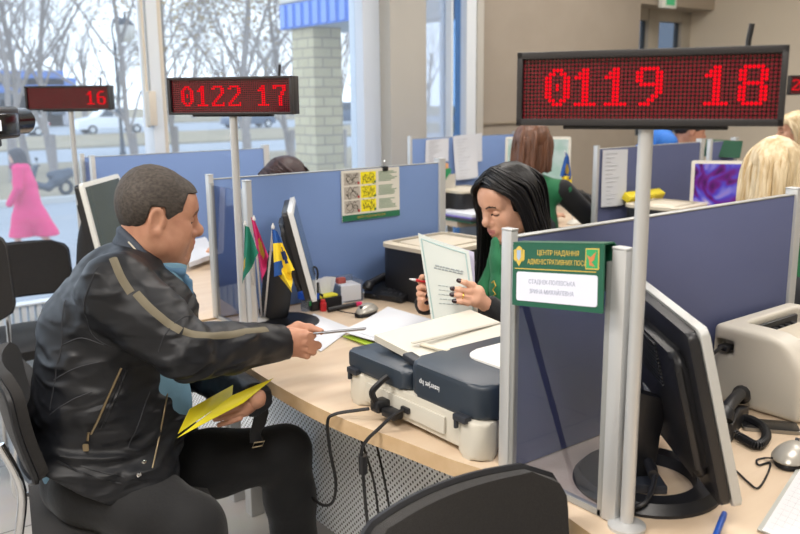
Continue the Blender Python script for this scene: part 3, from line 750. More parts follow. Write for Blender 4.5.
# sloping paper tray rising over the lid
G = []
for i in range(9):
    u = i/8; row = []
    for j in range(9):
        v = j/8; row.append(Vector((.06+.33*u, .245+.225*v, .150+.012*u+.020*v-.012*math.cos(PI*v)*0)))
    G.append(row)
b = nb(); grid_sheet(b, G, .018); obj('paper_tray', b, CREAMP, sc)
b = nb(); box(b, (.235, .345, .172), (.30, .012, .003), .001, rot=RZ(0)); obj('tray_slot', b, mat('slot_shadow', '#b5b1a5', .6), sc)
b = nb(); box(b, (.12, .30, .165), (.016, .085, .006), .002, rot=RZ(.2)); obj('paper_guide', b, mat('cream_guide', '#cfc9b8', .5), sc)
b = nb(); box(b, (.052, .275, .146), (.03, .10, .016), .004, rot=Matrix.Rotation(.15, 3, 'X')); obj('hinge_flap', b, DGREY, sc)
for y in (.06, .47):
    b = nb(); box(b, (-.004, y, .088), (.022, .042, .016), .004); box(b, (-.01, y+.012, .074), (.010, .008, .022), .002); obj('hinge', b, DGREY, sc)
M = axes((.0018, .178, .128), (0, 1, 0), (0, 0, -1), (-1, 0, 0))
obj('lettering', text_bm('laserjet hp', .018, M, sx=.95), mat('print_white', '#dfe2e6', .5), sc, smooth=0)
b = nb(); box(b, (-.006, .255, .048), (.012, .03, .014), .003); obj('port', b, BLACK, sc)
b = nb(); box(b, (-.022, .335, .04), (.04, .034, .03), .006); box(b, (-.02, .29, .032), (.03, .05, .02), .004); obj('power_block', b, BLACK, sc)
X0, Y0 = 1.135, 1.21
cable([(X0-.035, Y0+.335, .80), (X0-.045, Y0+.335, .828), (X0-.03, Y0+.325, .85), (X0-.01, Y0+.318, .865)], .008, 'short thick black lead rising from the scanner power block')
cable([(X0-.045, Y0+.35, .782), (X0-.065, Y0+.375, .775), (1.034, 1.625, .762), (1.022, 1.64, .74), (1.03, 1.645, .66), (1.06, 1.67, .56), (1.10, 1.75, .46), (1.15, 1.88, .38), (1.2, 2.02, .33), (1.26, 2.15, .30)], .0042, 'long black power lead falling from the scanner past the desk edge')
cable([(X0-.012, Y0+.255, .7985), (X0-.03, Y0+.258, .796), (X0-.065, Y0+.275, .765), (1.028, 1.50, .72), (1.032, 1.505, .64), (1.06, 1.52, .46), (1.12, 1.52, .22), (1.2, 1.55, .02)], .0042, 'black data lead with a ferrite bead hanging from the scanner')
b = nb(); cyl(b, (1.029, 1.5015, .70), (1.0305, 1.503, .655), .0105, n=12); solo('ferrite_bead', b, BLACK, 'black ferrite bead on the hanging scanner lead', 'cable bead')
for pts, lb in (([(1.20, 1.79, .71), (1.17, 1.73, .66), (1.155, 1.64, .55), (1.15, 1.6, .42), (1.19, 1.58, .2)], 'thin dark lead hanging behind the scanner leads, closer to the seated man'), ([(1.21, 1.74, .71), (1.18, 1.66, .64), (1.16, 1.585, .52), (1.165, 1.56, .36), (1.2, 1.56, .1)], 'thin dark lead hanging behind the scanner leads, closer to the nearest chair')):
    cable(pts, .0032, lb)
# --- monitors with disc or ring stands
def monitor(center, ang, zb, lab, w=.385, h=.325, tilt=14, screen='#2c3b39', bezel='#b9bbba', ring=True, n_emit=0, base_shift=(0, 0)):
    """ang: direction (deg from +X) that the screen faces"""
    o = thing('monitor', lab, 'monitor', (center[0], center[1], DZ), math.radians(ang))
    z0 = zb-DZ; T = Matrix.Translation((0, 0, z0)) @ Matrix.Rotation(math.radians(-tilt), 4, 'Y')
    def tr(b): bmesh.ops.transform(b, matrix=T, verts=b.verts[:]); return b
    sh = -math.sin(math.radians(tilt))*h
    b = nb(); prism(b, rrect(w, h, .012), 0, .016, axes((.008, 0, h/2), (0, 1, 0), (0, 0, 1), (1, 0, 0)), .003)
    obj('bezel', tr(b), mat('bezel'+bezel, bezel, .4), o)
    b = nb(); bx(b, .0245, .0255, -w/2+.017, w/2-.017, .02, h-.017); obj('screen', tr(b), SCREENS.get(screen) or mat('screen'+screen, screen, .12), o)
    b = nb(); prism(b, rrect(w-.008, h-.008, .014), 0, .018, axes((-.012, 0, h/2), (0, 1, 0), (0, 0, 1), (1, 0, 0)), .004)
    prism(b, rrect(w*.80, h*.74, .03), 0, .024, axes((-.034, 0, h*.48), (0, 1, 0), (0, 0, 1), (1, 0, 0)), .014)
    obj('back_shell', tr(b), BLACK, o)
    b = nb()
    for k in range(12): box(b, (-.036, 0, h*.58+k*.0075), (.004, w*.3, .003))
    obj('vent_grille', tr(b), mat('vent_grey', '#33353a', .6), o)
    b = nb(); box(b, (-.0355, w*.22, h*.36), (.002, .05, .025)); obj('back_sticker', tr(b), mat('sticker_pale', '#c9ced2', .6), o)
    nk = (-.10, 0, .02); b = nb()
    tube(b, catmull([(-.135, 0, .02), (-.12, 0, z0*.6), (-.085-math.sin(math.radians(tilt))*h*.3, 0, z0+h*.22), (-.06-math.sin(math.radians(tilt))*h*.4, 0, z0+h*.42)], 6), .05, 8, flat=.32, up=(0, 1, 0))
    obj('neck', b, BLACK, o)
    if ring:
        b = nb(); n = 40; ro, ri = [], []
        prof = [(1.0, 0), (1.0, .006), (.9, .022), (.66, .022), (.62, .0)]
        vs = [[b.verts.new((-.085+.145*s_*math.cos(2*PI*i/n), .150*s_*math.sin(2*PI*i/n), z)) for s_, z in prof] for i in range(n)]
        for i in range(n):
            A, B = vs[i], vs[(i+1) % n]
            for j in range(5): b.faces.new((A[j], A[(j+1) % 5], B[(j+1) % 5], B[j]))
        obj('ring_base', b, BLACK, o)
        b = nb(); prism(b, [(-.185, -.045), (-.06, -.055), (-.06, .055), (-.185, .045)], .001, .020, bev=.003); obj('base_bridge', b, DGREY, o)
    else:
        b = nb(); lathe(b, [(.12, 0), (.12, .006), (.10, .014), (.04, .02)], 32, c=(-.09, 0, 0)); obj('base', b, BLACK, o)
    return o
SCREENS = {}
def image_screen(name, kind):
    m, N, L, b = node_mat(name, .15); tc = N.new('ShaderNodeTexCoord')
    if kind == 'purple':
        nz = N.new('ShaderNodeTexNoise'); nz.inputs['Scale'].default_value = 7.5; nz.inputs['Detail'].default_value = 1.5; nz.inputs['Distortion'].default_value = 1.6
        rp = N.new('ShaderNodeValToRGB'); E = rp.color_ramp.elements; E[0].position = .3; E[0].color = lin('#2a0f4a'); E[1].position = .75; E[1].color = lin('#e8e2f5')
        for p, c in ((.42, '#7a1f8e'), (.5, '#5b4bd0'), (.58, '#8d84e6'), (.66, '#b08fd8')): e = E.new(p); e.color = lin(c)
    else:
        nz = N.new('ShaderNodeTexNoise'); nz.inputs['Scale'].default_value = 9; rp = N.new('ShaderNodeValToRGB'); E = rp.color_ramp.elements
        E[0].position = .4; E[0].color = lin('#b9d6c6'); E[1].position = .62; E[1].color = lin('#dfeae4')
    L.new(tc.outputs['Object'], nz.inputs['Vector']); L.new(nz.outputs['Fac'], rp.inputs['Fac']); L.new(rp.outputs['Color'], b.inputs['Emission Color']); b.inputs['Emission Strength'].default_value = .75
    b.inputs['Base Color'].default_value = lin('#101010'); SCREENS[name] = m
image_screen('purple', 'purple'); image_screen('pale', 'pale')
monitor((1.405, .892), -37.7, .80, 'black monitor seen from behind on a ring stand, nearest the camera', w=.42, h=.335)
monitor((1.455, 2.425), -31.5, .862, 'slim grey framed monitor seen edge-on beside the flag stand', w=.37, h=.31, tilt=13, bezel='#cfd2d4', ring=False)
q2 = pz(101, 187, 1.20)
monitor((q2.x+.47*.2, q2.y+.88*.2), -38, .885, 'white framed monitor behind the head of the seated man', w=.40, h=.33, tilt=10, bezel='#d7d8d4', screen='#3d4a48', ring=False)
# --- flags on little stands
def flag(o, quad, cols, ncol=14, nrow=10, wav=.010, name='flag', emblem=None, pattern=None):
    """hanging cloth from four world corners TL, TR, BR, BL"""
    TL, TR, BR, BL = [Vector(q) for q in quad]; nn = (TR-TL).cross(BL-TL).normalized(); b = nb(); G = []
    for i in range(nrow+1):
        v = i/nrow; row = []
        for j in range(ncol+1):
            u = j/ncol; p = TL.lerp(TR, u).lerp(BL.lerp(BR, u), v); row.append(p+nn*wav*math.sin(u*9+v*3)*(.3+v))
        G.append(row)
    Vv = [[b.verts.new(p) for p in r] for r in G]
    Wv = [[b.verts.new(p-nn*.0012) for p in r] for r in G]
    for i in range(nrow):
        for j in range(ncol):
            k = pattern((j+.5)/ncol, (i+.5)/nrow) if pattern else 0
            f = b.faces.new((Vv[i][j], Vv[i+1][j], Vv[i+1][j+1], Vv[i][j+1])); f.material_index = k
            f = b.faces.new((Wv[i][j], Wv[i][j+1], Wv[i+1][j+1], Wv[i+1][j])); f.material_index = k
    return obj(name, b, cols, o, W=True)
FG = mat('flag_green', '#17755f', .8); FM = mat('flag_magenta', '#c02668', .8); FB = mat('flag_blue', '#1d4f96', .8); FY = mat('flag_yellow', '#f0cf2a', .8); FN = mat('flag_navy', '#1f2f63', .8); FO = mat('flag_gold', '#b79a3c', .8); STICK = mat('white_stick', '#d9dadb', .45)
def ringpat(cx, cy, r0, r1, k):
    return lambda u, v: k if r0 <= math.hypot((u-cx), (v-cy)) <= r1 else 0
def flagstand(base, tips, flags, lab, name='flag_stand'):
    o = thing(name, lab, 'flag stand', base)
    b = nb(); lathe(b, [(.042, 0), (.042, .006), (.03, .018), (.012, .026)], 24); obj('base', b, mat('stand_ivory', '#dcd8cc', .45), o)
    for i, t in enumerate(tips):
        a = Vector(base)+Vector((.008*(i-1), -.004*(i-1), .02)); b = nb(); tube(b, [a, t], .0032, 8); lathe(b, [(.0045, -.004), (.0055, 0), (.0005, .012)], 10, c=t); obj('flag_pole', b, STICK, o, W=True)
    for q, c, pt, nm in flags: flag(o, q, c, pattern=pt, name=nm)
    return o
D = 2.46
def q4(pp, d): return [pd(x, y, d) for x, y in pp]
fb = pz(262, 324, DZ); fb.z = DZ
flagstand(fb, [pd(245, 224, D), pd(254, 219, D+.03), pd(273, 227, D-.05)],
          [(q4([(245, 226), (249, 227), (259, 253), (242, 284)], D-.01), [FG, FO], lambda u, v: 1 if .55 < v < .8 and u < .2 else 0, 'green_flag'),
           (q4([(251, 217), (255, 221), (269, 256), (262, 284)], D+.03), [FM, FO], ringpat(.62, .62, .0, .2, 1), 'magenta_flag'),
           (q4([(272, 229), (277, 231), (295, 270), (274, 277)], D-.06), [FB, FY, FN], lambda u, v: 2 if (u-.75)**2+(v-.62)**2 < .03 else (0 if v < .34 or (v > .72 and u < .5) else 1), 'blue_yellow_flag'),
           (q4([(274, 270), (284, 262), (292, 271), (292, 293)], D-.055), [FY], None, 'flag_tail')],
          'small white stand with green, magenta and blue-yellow flags beside the pole')
D2 = 3.55
c = pz(104, 262, DZ); c = Vector((1.30, 3.74, DZ))
flagstand(c, [pd(92, 189, D2), pd(109, 195, D2+.05), pd(114, 200, D2+.1)],
          [(q4([(92, 193), (96, 202), (101, 228), (83, 233)], D2), [FG, FO], lambda u, v: 1 if .35 < v < .75 and .25 < u < .75 and not (.45 < v < .62 and .35 < u < .65) else 0, 'green_flag'),
           (q4([(109, 196), (120, 211), (118, 226), (100, 233)], D2-.02), [FB, FY, FN, FO], lambda u, v: (2 if .5 < u < .95 and .5 < v < .85 and not (.6 < u < .85 and .58 < v < .76) else (3 if .6 < u < .85 and .58 < v < .76 else (1 if v > .55 else 0))), 'blue_yellow_flag'),
           (q4([(112, 198), (116, 199), (127, 224), (119, 224)], D2+.03), [FM], None, 'magenta_flag')],
          'small flags on the window desk behind the shoulder of the man')
# --- instruction sheet clipped over the blue screen
YS = P2Y-.016
ps = [py_(x, y, YS) for x, y in ((341, 171), (399, 166), (400, 215), (342, 222))]
w = ps[1].x-ps[0].x; h = ps[0].z-ps[3].z
o = thing('instruction_sheet', 'printed sheet with yellow notes clipped over the blue screen', 'poster', (ps[0].x, YS, ps[3].z))
obj('sheet', bx(nb(), 0, w, -.0015, .0015, 0, h), mat('poster_paper', '#dcd9cf', .6), o)
obj('footer', bx(nb(), 0, w, -.0022, -.0014, 0, h*.12), mat('poster_green', '#1f6b4c', .6), o)
obj('footer_text', text_bm('ЦЕНТР НАДАННЯ ПОСЛУГ', h*.055, axes((w*.5, -.0026, h*.06), (1, 0, 0), (0, 0, 1), (0, -1, 0))), FO, o, smooth=0)
SCR = mat('scribble', '#3d3a36', .8)
for i in range(3):
    z = h*(.16+.275*(2-i))
    for k, (x0, col) in enumerate(((.04, '#b7b0a6'), (.32, '#f2e31c'))):
        b = nb(); bx(b, w*x0, w*(x0+.26), -.0024, -.0014, z, z+h*.24); note = obj('note', b, mat('note'+col, col, .7), o)
        b = nb(); R = random.Random(i*2+k)
        for q in range(4):
            zz = z+h*(.05+.045*q); tube(b, [(w*(x0+.03+.2*t/9), -.003, zz+R.uniform(-.012, .012)) for t in range(10)], .0009, 4)
        obj('scribble', b, SCR, note, smooth=0)
        b = nb(); bx(b, w*(x0+.225), w*(x0+.255), -.0036, -.0022, z+.002, z+h*.055); obj('mark', b, mat('mark_red', '#b3262c', .5) if k == 0 else mat('mark_green', '#1f6b3c', .5), note)
    b = nb(); R = random.Random(40+i)
    for q in range(7): bx(b, w*.63, w*(.63+R.uniform(.2, .33)), -.0022, -.0014, z+h*(.21-.03*q), z+h*(.225-.03*q))
    obj('print_lines', b, mat('print_green', '#6f8f76', .8), o, smooth=0)['kind'] = 'stuff'
b = nb(); bx(b, w*.70, w*.79, -.008, .02, h-.012, h+.006, .002); obj('binder_clip', b, BLACK, o)
b = nb(); tube(b, [(w*.71, -.005, h+.004), (w*.70, -.01, h+.026), (w*.735, -.01, h+.03), (w*.74, -.005, h+.006)], .0012, 5); tube(b, [(w*.75, .012, h+.004), (w*.755, .015, h+.03), (w*.785, .015, h+.028), (w*.78, .012, h+.004)], .0012, 5); obj('clip_wire', b, CHROME, o)
# --- pen organiser with its contents
OX, OY = 1.60, 2.585
o = thing('desk_organizer', 'black desk organizer holding scissors, pens and paper slips', 'organizer', (OX, OY, DZ), -.1)
b = nb()
for s_ in (((0, 0, .003), (.125, .09, .006)), ((-.06, 0, .032), (.005, .09, .06)), ((.06, 0, .022), (.005, .09, .04)), ((0, .0425, .045), (.125, .005, .09)), ((0, -.0425, .022), (.125, .005, .04)), ((-.015, 0, .03), (.004, .085, .055)), ((-.035, .0, .05), (.05, .004, .09))): box(b, *s_, .0012)
obj('tray', b, BLACK, o)
b = nb(); box(b, (.01, -.02, .046), (.075, .04, .008), .001); o2 = solo('sticky_note_pad', b, mat('note_yellow', '#d8d23c', .7), 'yellow sticky note pad on the desk organizer', 'note pad'); o2.location = (OX, OY, DZ)
def stick(p0, p1, r, m, lab, name, cat, tipm=None, group=None):
    o = thing(name, lab, cat, p0, 0, group); d = Vector(p1)-Vector(p0)
    b = nb(); cyl(b, (0, 0, 0), d*.8, r, n=10); obj('barrel', b, m, o)
    b = nb(); tube(b, [d*.8, d*.95, d], [r*1.05, r*.9, r*.3], 10); obj('cap', b, tipm or m, o); return o
RED = mat('red_plastic', '#c9282f', .4); GRN = mat('green_plastic', '#1f9b4b', .4); BLU = mat('blue_plastic', '#1e55b8', .4); WHT = mat('white_plastic', '#e9e8e4', .4)
stick((OX-.045, OY+.02, DZ+.01), (OX-.055, OY+.01, DZ+.135), .006, GRN, 'green pen standing in the desk organizer', 'pen', 'pen')
stick((OX-.03, OY+.028, DZ+.01), (OX-.03, OY+.025, DZ+.175), .006, WHT, 'white pen with a red clip in the desk organizer', 'pen', 'pen', mat('pale_red', '#d66a62', .4))
stick((OX-.022, OY+.02, DZ+.01), (OX-.04, OY+.03, DZ+.16), .005, RED, 'red pen leaning in the desk organizer', 'pen', 'pen')
o = thing('scissors', 'black handled scissors standing in the desk organizer', 'scissors', (OX-.04, OY+.012, DZ+.02))
for s_ in (-1, 1):
    b = nb(); tube(b, [(s_*.019+.015*math.cos(k*PI/9), 0, .105+.028*math.sin(k*PI/9)) for k in range(18)], .004, 8, closed=True); tube(b, [(s_*.016, 0, .08), (0, 0, .055)], .004, 8); obj('handle', b, BLACK, o)
    b = nb(); box(b, (-s_*.004, 0, .03), (.008, .002, .07), .0008); obj('blade', b, CHROME, o)
R = random.Random(3)
for i in range(9):
    a = R.uniform(-.28, .28); b = nb(); box(b, (0, 0, .055), (.024, .0008, .08)); bmesh.ops.transform(b, matrix=Matrix.Rotation(a, 4, 'Y'), verts=b.verts[:])
    s1 = solo('paper_slip', b, PAPER, 'white paper slip fanned out in the desk organizer', 'paper slip', group='paper slips in the organizer'); s1.location = (OX+.022+.05*a, OY+.012+.003*i-.015, DZ+.012); s1.rotation_euler = (0, 0, R.uniform(-.3, .3))
b = nb(); lathe(b, [(.012, 0), (.012, .03), (.009, .032), (.009, .042)], 14); solo('glue_stick', b, RED, 'small red capped bottle at the front of the organizer', 'bottle').location = (OX-.028, OY-.055, DZ)
b = nb(); bx(b, -.02, .02, -.005, .005, 0, .022, .001); solo('marker_box', b, BLU, 'small blue box beside the red capped bottle', 'box').location = (OX-.05, OY-.03, DZ+.040)
b = nb(); bx(b, -.02, .02, -.005, .005, 0, .018, .001); solo('eraser', b, GRN, 'small green block under the blue box', 'eraser').location = (OX-.05, OY-.03, DZ+.0205)
o = thing('paper_clip_cup', 'clear cup with a blue lid beside the organizer', 'cup', (1.525, 2.575, DZ))
b = nb(); lathe(b, [(.018, 0), (.02, .045)], 20); obj('cup', b, glass_mat('clear_plastic', '#dfe6ee', 1.0, .1, .15, '#cfd8e2'), o)
b = nb(); prism(b, rrect(.044, .044, .008), .045, .07, bev=.003); obj('lid', b, BLU, o)
o = thing('note_cube', 'white note paper cube in a clear holder beside the desk phone', 'note cube', (1.735, 2.62, DZ), -.15)
obj('paper_block', box(nb(), (0, 0, .034), (.085, .085, .06), .001), PAPER, o)
b = nb()
for s_ in (((-.046, 0, .035), (.003, .095, .07)), ((.046, 0, .04), (.003, .095, .08)), ((0, .046, .045), (.095, .003, .085)), ((0, 0, .002), (.095, .095, .003))): box(b, *s_)
obj('holder', b, MATS['clear_plastic'], o)
b = nb(); box(b, (0, 0, .011), (.035, .022, .022), .003); solo('rubber_stamp', b, mat('brick_red', '#a5524a', .6), 'small brick red stamp lying on the note cube', 'stamp').location = (1.72, 2.635, DZ+.064)
# --- desk phones
def phone(loc, rz, lab, hand=0.0):
    o = thing('desk_phone', lab, 'phone', (loc[0], loc[1], DZ), rz)
    b = nb(); prism(b, [(-.10, .0), (.10, 0), (.10, .042), (.02, .052), (-.10, .02)], -.085, .095, axes((0, 0, 0), (1, 0, 0), (0, 0, 1), (0, -1, 0)), .004); obj('body', b, BLACK, o)
    b = nb()
    for i in range(4):
        for j in range(5): box(b, (-.075+.026*i, -.07+.022*j, .0285+.0072*i), (.011, .010, .003), .001, rot=Matrix.Rotation(-.27, 3, 'Y'))
    obj('keypad', b, mat('key_grey', '#3a3c42', .5), o)
    obj('display', box(nb(), (.055, -.03, .05), (.05, .09, .003), .001, rot=Matrix.Rotation(.1, 3, 'Y')), BLACKG, o)
    b = nb(); tube(b, catmull([(-.105, .065, .045), (-.095, .065, .062), (-.03, .065, .078), (.05, .065, .078), (.095, .065, .062), (.105, .065, .05)], 5), [.014]*5+[.020]*5+[.015]*11+[.020]*5, 12) if False else None
    pts = catmull([(-.105, .065, .038), (-.09, .065, .052), (-.03, .065, .062), (.04, .065, .067), (.09, .065, .064), (.105, .065, .052)], 5); rr = [.021 if (i < 6 or i > len(pts)-7) else .0145 for i in range(len(pts))]
    tube(b, pts, rr, 12); obj('handset', b, BLACK, o)
    return o
phone((1.925, 2.555), .35, 'black corded desk phone between the note cube and the black printer')
def coil(pts, r, turns, lab, rc=.0022):
    P = catmull(pts, 24); n = len(P); out = []; k = turns*8
    for i in range(k+1):
        t = i/k*(n-1); j = min(int(t), n-2); p = P[j].lerp(P[j+1], t-j); d = (P[j+1]-P[j]).normalized(); s, u = frame_from(d); a = i*PI/4
        out.append(p+s*math.cos(a)*r+u*math.sin(a)*r)
    b = nb(); tube(b, out, rc, 5); return solo('phone_cord', b, BLACK, lab, 'cord')
c1 = [pz(x, y, DZ+.010) for x, y in ((366, 291), (374, 297), (386, 297), (400, 301), (398, 295), (389, 292), (384, 289))]
c1[-1].z += .03
coil(c1, .0065, 46, 'coiled black cord of the phone beside the black printer')
# --- mouse, marker, papers on the nearer desk
def mouse(loc, rz, lab, s=1.0):
    o = thing('computer_mouse', lab, 'mouse', (loc[0], loc[1], DZ), rz)
    f = SDF((-.075, -.045, -.01), (.075, .045, .055), .003); f.ell((0, 0, .004), (.060*s, .033*s, .034*s), .01); f.ell((.02, 0, .0), (.04*s, .036*s, .03*s), .02); f.half((0, 0, .012), (0, 0, -1))
    mesh_obj('shell', [f.mesh()], [mat('mouse_silver', '#b8b5ad', .3, .35)], o)
    f = SDF((-.075, -.045, -.01), (.075, .045, .055), .003); f.ell((0, 0, .002), (.061*s, .034*s, .03*s), .01); f.half((0, 0, .0125), (0, 0, 1)); f.half((0, 0, .0005), (0, 0, -1))
    mesh_obj('underside', [f.mesh()], [BLACK], o)
    b = nb(); cyl(b, (-.035, -.004, .0335), (-.035, .004, .0335), .006, n=12); obj('scroll_wheel', b, DGREY, o); return o
mp_ = pz(366, 311, DZ+.012); mouse((mp_.x, mp_.y), math.radians(28), 'silver computer mouse beside the pink capped marker')
cable([(mp_.x-.055, mp_.y-.02, DZ+.014), pz(340, 311, DZ+.004), pz(328, 306, DZ+.004), pz(318, 303, DZ+.004), pz(304, 301, DZ+.004), (1.52, 2.60, DZ+.004)], .002, 'thin black cable of the silver mouse beside the marker')
a, b_ = pz(328, 310, DZ+.009), pz(362, 303, DZ+.009)
stick(a, b_, .0085, BLACK, 'black marker with a pink cap beside the silver mouse', 'marker_pen', 'marker', mat('pink_plastic', '#e0306e', .4))
def paper(pp, z, lab, th=.0012, m=None, name='paper_sheet', group=None, curl=0.0):
    P = [pz(x, y, z) for x, y in pp]; c = sum(P, Vector())/4; b = nb(); G = []
    for i in range(7):
        v = i/6; G.append([P[0].lerp(P[1], j/6).lerp(P[3].lerp(P[2], j/6), v)-c+Vector((0, 0, curl*((j/6-.5)**2+(v-.5)**2))) for j in range(7)])
    grid_sheet(b, G, -th if (G[1][0]-G[0][0]).cross(G[0][1]-G[0][0]).z > 0 else th); bmesh.ops.translate(b, verts=b.verts[:], vec=(0, 0, th))
    s = solo(name, b, m or PAPER, lab, 'paper', group=group); s.location = c; return s
paper([(314, 314), (352, 329), (321, 352), (283, 330)], DZ+.001, 'white sheet lying under the hand of the seated man')
paper([(388, 312), (432, 325), (396, 350), (348, 335)], DZ+.001, 'stack of white papers with a green folder edge on the desk', th=.010, name='paper_stack')
paper([(388, 310), (433, 324), (397, 349), (341, 334)], DZ+.0125, 'top white form lying askew on the paper stack', curl=.02)
paper([(350, 337), (393, 352), (386, 354), (343, 338)], DZ+.0008, 'lime green folder edge showing under the paper stack', m=mat('lime_folder', '#a9c43a', .5), name='folder', th=.004)
paper([(334, 296), (350, 300), (341, 305), (326, 302)], DZ+.001, 'small white slip in front of the desk organizer')
paper([(182, 250), (206, 245), (216, 262), (190, 272)], DZ+.001, 'stack of white papers on the desk behind the face of the seated man', th=.022, name='paper_stack')
# --- black-and-cream laser printer at the end of the desk
def laser(loc, rz, lab, bodym, topm, w=.36, d=.26, h=.22, yellow=False):
    o = thing('laser_printer', lab, 'printer', (loc[0], loc[1], DZ), rz)
    f = SDF((-.25, -.2, -.02), (.25, .2, h+.06), .006)
    b = nb(); prism(b, rrect(w, d, .045, cx=0, cy=0, n=6), 0, h, bev=.01); obj('body', b, bodym, o)
    b = nb(); poly = rrect(w+.012, d+.012, .05, n=6); n = len(poly); ins = rrect(w-.05, d-.05, .03, n=6)
    lo = [b.verts.new((x, y, h+.001)) for x, y in poly]; hi = [b.verts.new((x, y, h+.016)) for x, y in poly]; ih = [b.verts.new((x, y, h+.020)) for x, y in ins]; il = [b.verts.new((x, y, h+.004)) for x, y in ins]
    for A, B in ((lo, hi), (hi, ih), (ih, il)):
        for i in range(n): b.faces.new((A[i], A[(i+1) % n], B[(i+1) % n], B[i]))
    obj('top_rim', b, topm, o)
    b = nb(); prism(b, rrect(w-.052, d-.052, .03, n=6), h+.002, h+.008); obj('recess', b, DGREY, o)
    b = nb(); prism(b, rrect(w-.11, d-.10, .02, cx=-.01, cy=0), h+.007, h+.018, bev=.003); obj('output_tray', b, topm, o)
    return o
TOPC = mat('printer_cream', '#cfc6b4', .45)
laser((2.075, 2.46), .10, 'black laser printer with a cream top at the end of the desk', BLACK, TOPC, .36, .31, .195)
# ---------------------------------------------------------------- the nearest desk
# green folded name plate hung on the glass wing
gl_top = 1.232
o = thing('name_plate', 'green folded name plate with white card hung on the glass wing', 'name plate', (1.145, 1.02, gl_top))
q = [px_(x, y, 1.138) for x, y in ((518, 244), (606, 261), (598, 318), (513, 297))]
yl, yr = 1.128, .908; wN = yl-yr; hN = .118
T = Matrix.Translation((-.008, yl-1.02, .006)) @ Matrix.Rotation(math.radians(-7), 4, 'X') @ Matrix.Rotation(math.radians(7), 4, 'Y')
# local plate frame: x across (towards -Y), y up, z out (towards -X)
PM = T @ axes((0, 0, 0), (0, -1, 0), (0, 0, 1), (-1, 0, 0))
GRNP = mat('plate_green', '#18563f', .4); GOLD = mat('plate_gold', '#d0b350', .5); CARD = mat('card_white', '#d9dcea', .5)
def plate(name, x0, x1, y0, y1, z0, z1, m, par, r=0.0, bev=0):
    b = nb(); prism(b, rrect(x1-x0, y1-y0, r or .0005, cx=(x0+x1)/2, cy=(y0+y1)/2), z0, z1, PM, bev); return obj(name, b, m, par, smooth=30)
plate('front_board', 0, wN, -hN, 0, 0, .003, GRNP, o, .002)
b = nb(); prism(b, rrect(wN, .09, .002, cx=wN/2, cy=-.045), -.003, 0, Matrix.Translation((.018, yl-1.02, .006)) @ Matrix.Rotation(math.radians(-7), 4, 'X') @ Matrix.Rotation(math.radians(-9), 4, 'Y') @ axes((0, 0, 0), (0, -1, 0), (0, 0, 1), (-1, 0, 0))); obj('rear_board', b, GRNP, o)
b = nb(); bx(b, -.01, .018, yr-1.02, yl-1.02, .006, .009); bmesh.ops.transform(b, matrix=Matrix.Translation((0, yl-1.02, .0)) @ Matrix.Rotation(math.radians(-7), 4, 'X') @ Matrix.Translation((0, -yl+1.02, 0)), verts=b.verts[:]); obj('fold', b, GRNP, o)
plate('card', .012, wN-.012, -hN+.010, -.053, .003, .0042, CARD, o, .005)
plate('gold_line', .006, wN-.016, -.048, -.0463, .003, .0036, GOLD, o)
def ptext(t, size, x, y, m, name, sx=1.0, sp=1.0, z=.0034): return obj(name, text_bm(t, size, PM @ Matrix.Translation((x, y, z)), .0002, sx=sx, spacing=sp), m, o, smooth=0)
ptext('ЦЕНТР НАДАННЯ', .0128, wN*.52, -.0165, GOLD, 'lettering', .92)
ptext('АДМІНІСТРАТИВНИХ ПОСЛУГ', .0128, wN*.535, -.0335, GOLD, 'lettering', .80)
ptext('СТАДНІК-ПОЛІВСЬКА', .0115, wN*.46, -.071, mat('card_grey', '#9aa0b4', .7), 'card_text', .9, z=.0044)
ptext('ІРИНА МИХАЙЛІВНА', .0115, wN*.46, -.089, MATS['card_grey'], 'card_text', .9, z=.0044)
b = nb(); prism(b, [(.010, -.008), (.017, -.004), (.024, -.008), (.026, -.03), (.017, -.043), (.008, -.03)], .003, .004, PM); prism(b, [(.003, -.012), (.008, -.010), (.008, -.034), (.003, -.03)], .003, .0036, PM); prism(b, [(.026, -.010), (.031, -.012), (.031, -.03), (.026, -.034)], .003, .0036, PM); obj('crest', b, GOLD, o, smooth=0)
b = nb(); prism(b, [(.012, -.012), (.022, -.012), (.022, -.026), (.017, -.032), (.012, -.026)], .004, .0046, PM); obj('crest_field', b, mat('crest_blue', '#9fb4d0', .5), o, smooth=0)
plate('emblem_frame', wN-.040, wN-.010, -.043, -.006, .003, .0038, GOLD, o); plate('emblem_field', wN-.038, wN-.012, -.041, -.008, .0038, .0042, mat('emblem_green', '#2c9a5c', .5), o)
b = nb(); prism(b, [(wN-.036, -.018), (wN-.028, -.022), (wN-.016, -.012), (wN-.020, -.026), (wN-.026, -.030), (wN-.018, -.038), (wN-.030, -.036), (wN-.031, -.027)], .0042, .0048, PM); obj('emblem_figure', b, mat('emblem_rust', '#c47a48', .5), o, smooth=0)
# printer, phone, mobile, mouse and papers on that desk
PRB = mat('printer_warm_white', '#c8c3b8', .45)
o = thing('laser_printer', 'cream laser printer with a sunken output tray at the right edge of the photo', 'printer', (2.03, 1.02, DZ), 0)
f = SDF((-.2, -.2, -.02), (.2, .2, .3), .005)
def rbox(f, c, s, r, k=0, op='add'):
    c = np.array(c); s = np.array(s)/2-r
    qq = f._blk(c-s-r, c+s+r, max(k, 3*f.h)+.01)
    if qq is None: return
    sl, P = qq; q = [np.abs(P[i]-c[i])-s[i] for i in range(3)]
    d = np.sqrt(sum(np.maximum(x, 0)**2 for x in q))+np.minimum(np.maximum(np.maximum(q[0], q[1]), q[2]), 0)-r
    f._mix(sl, d.astype(np.float32), k, op)
f = SDF((-.22, -.2, -.02), (.24, .2, .3), .005)
rbox(f, (.01, 0, .10), (.36, .24, .20), .016); f.half((0, -.06, .197), (0, -.22, 1), .015); f.half((0, -.12, .14), (0, -1, .9), .03)
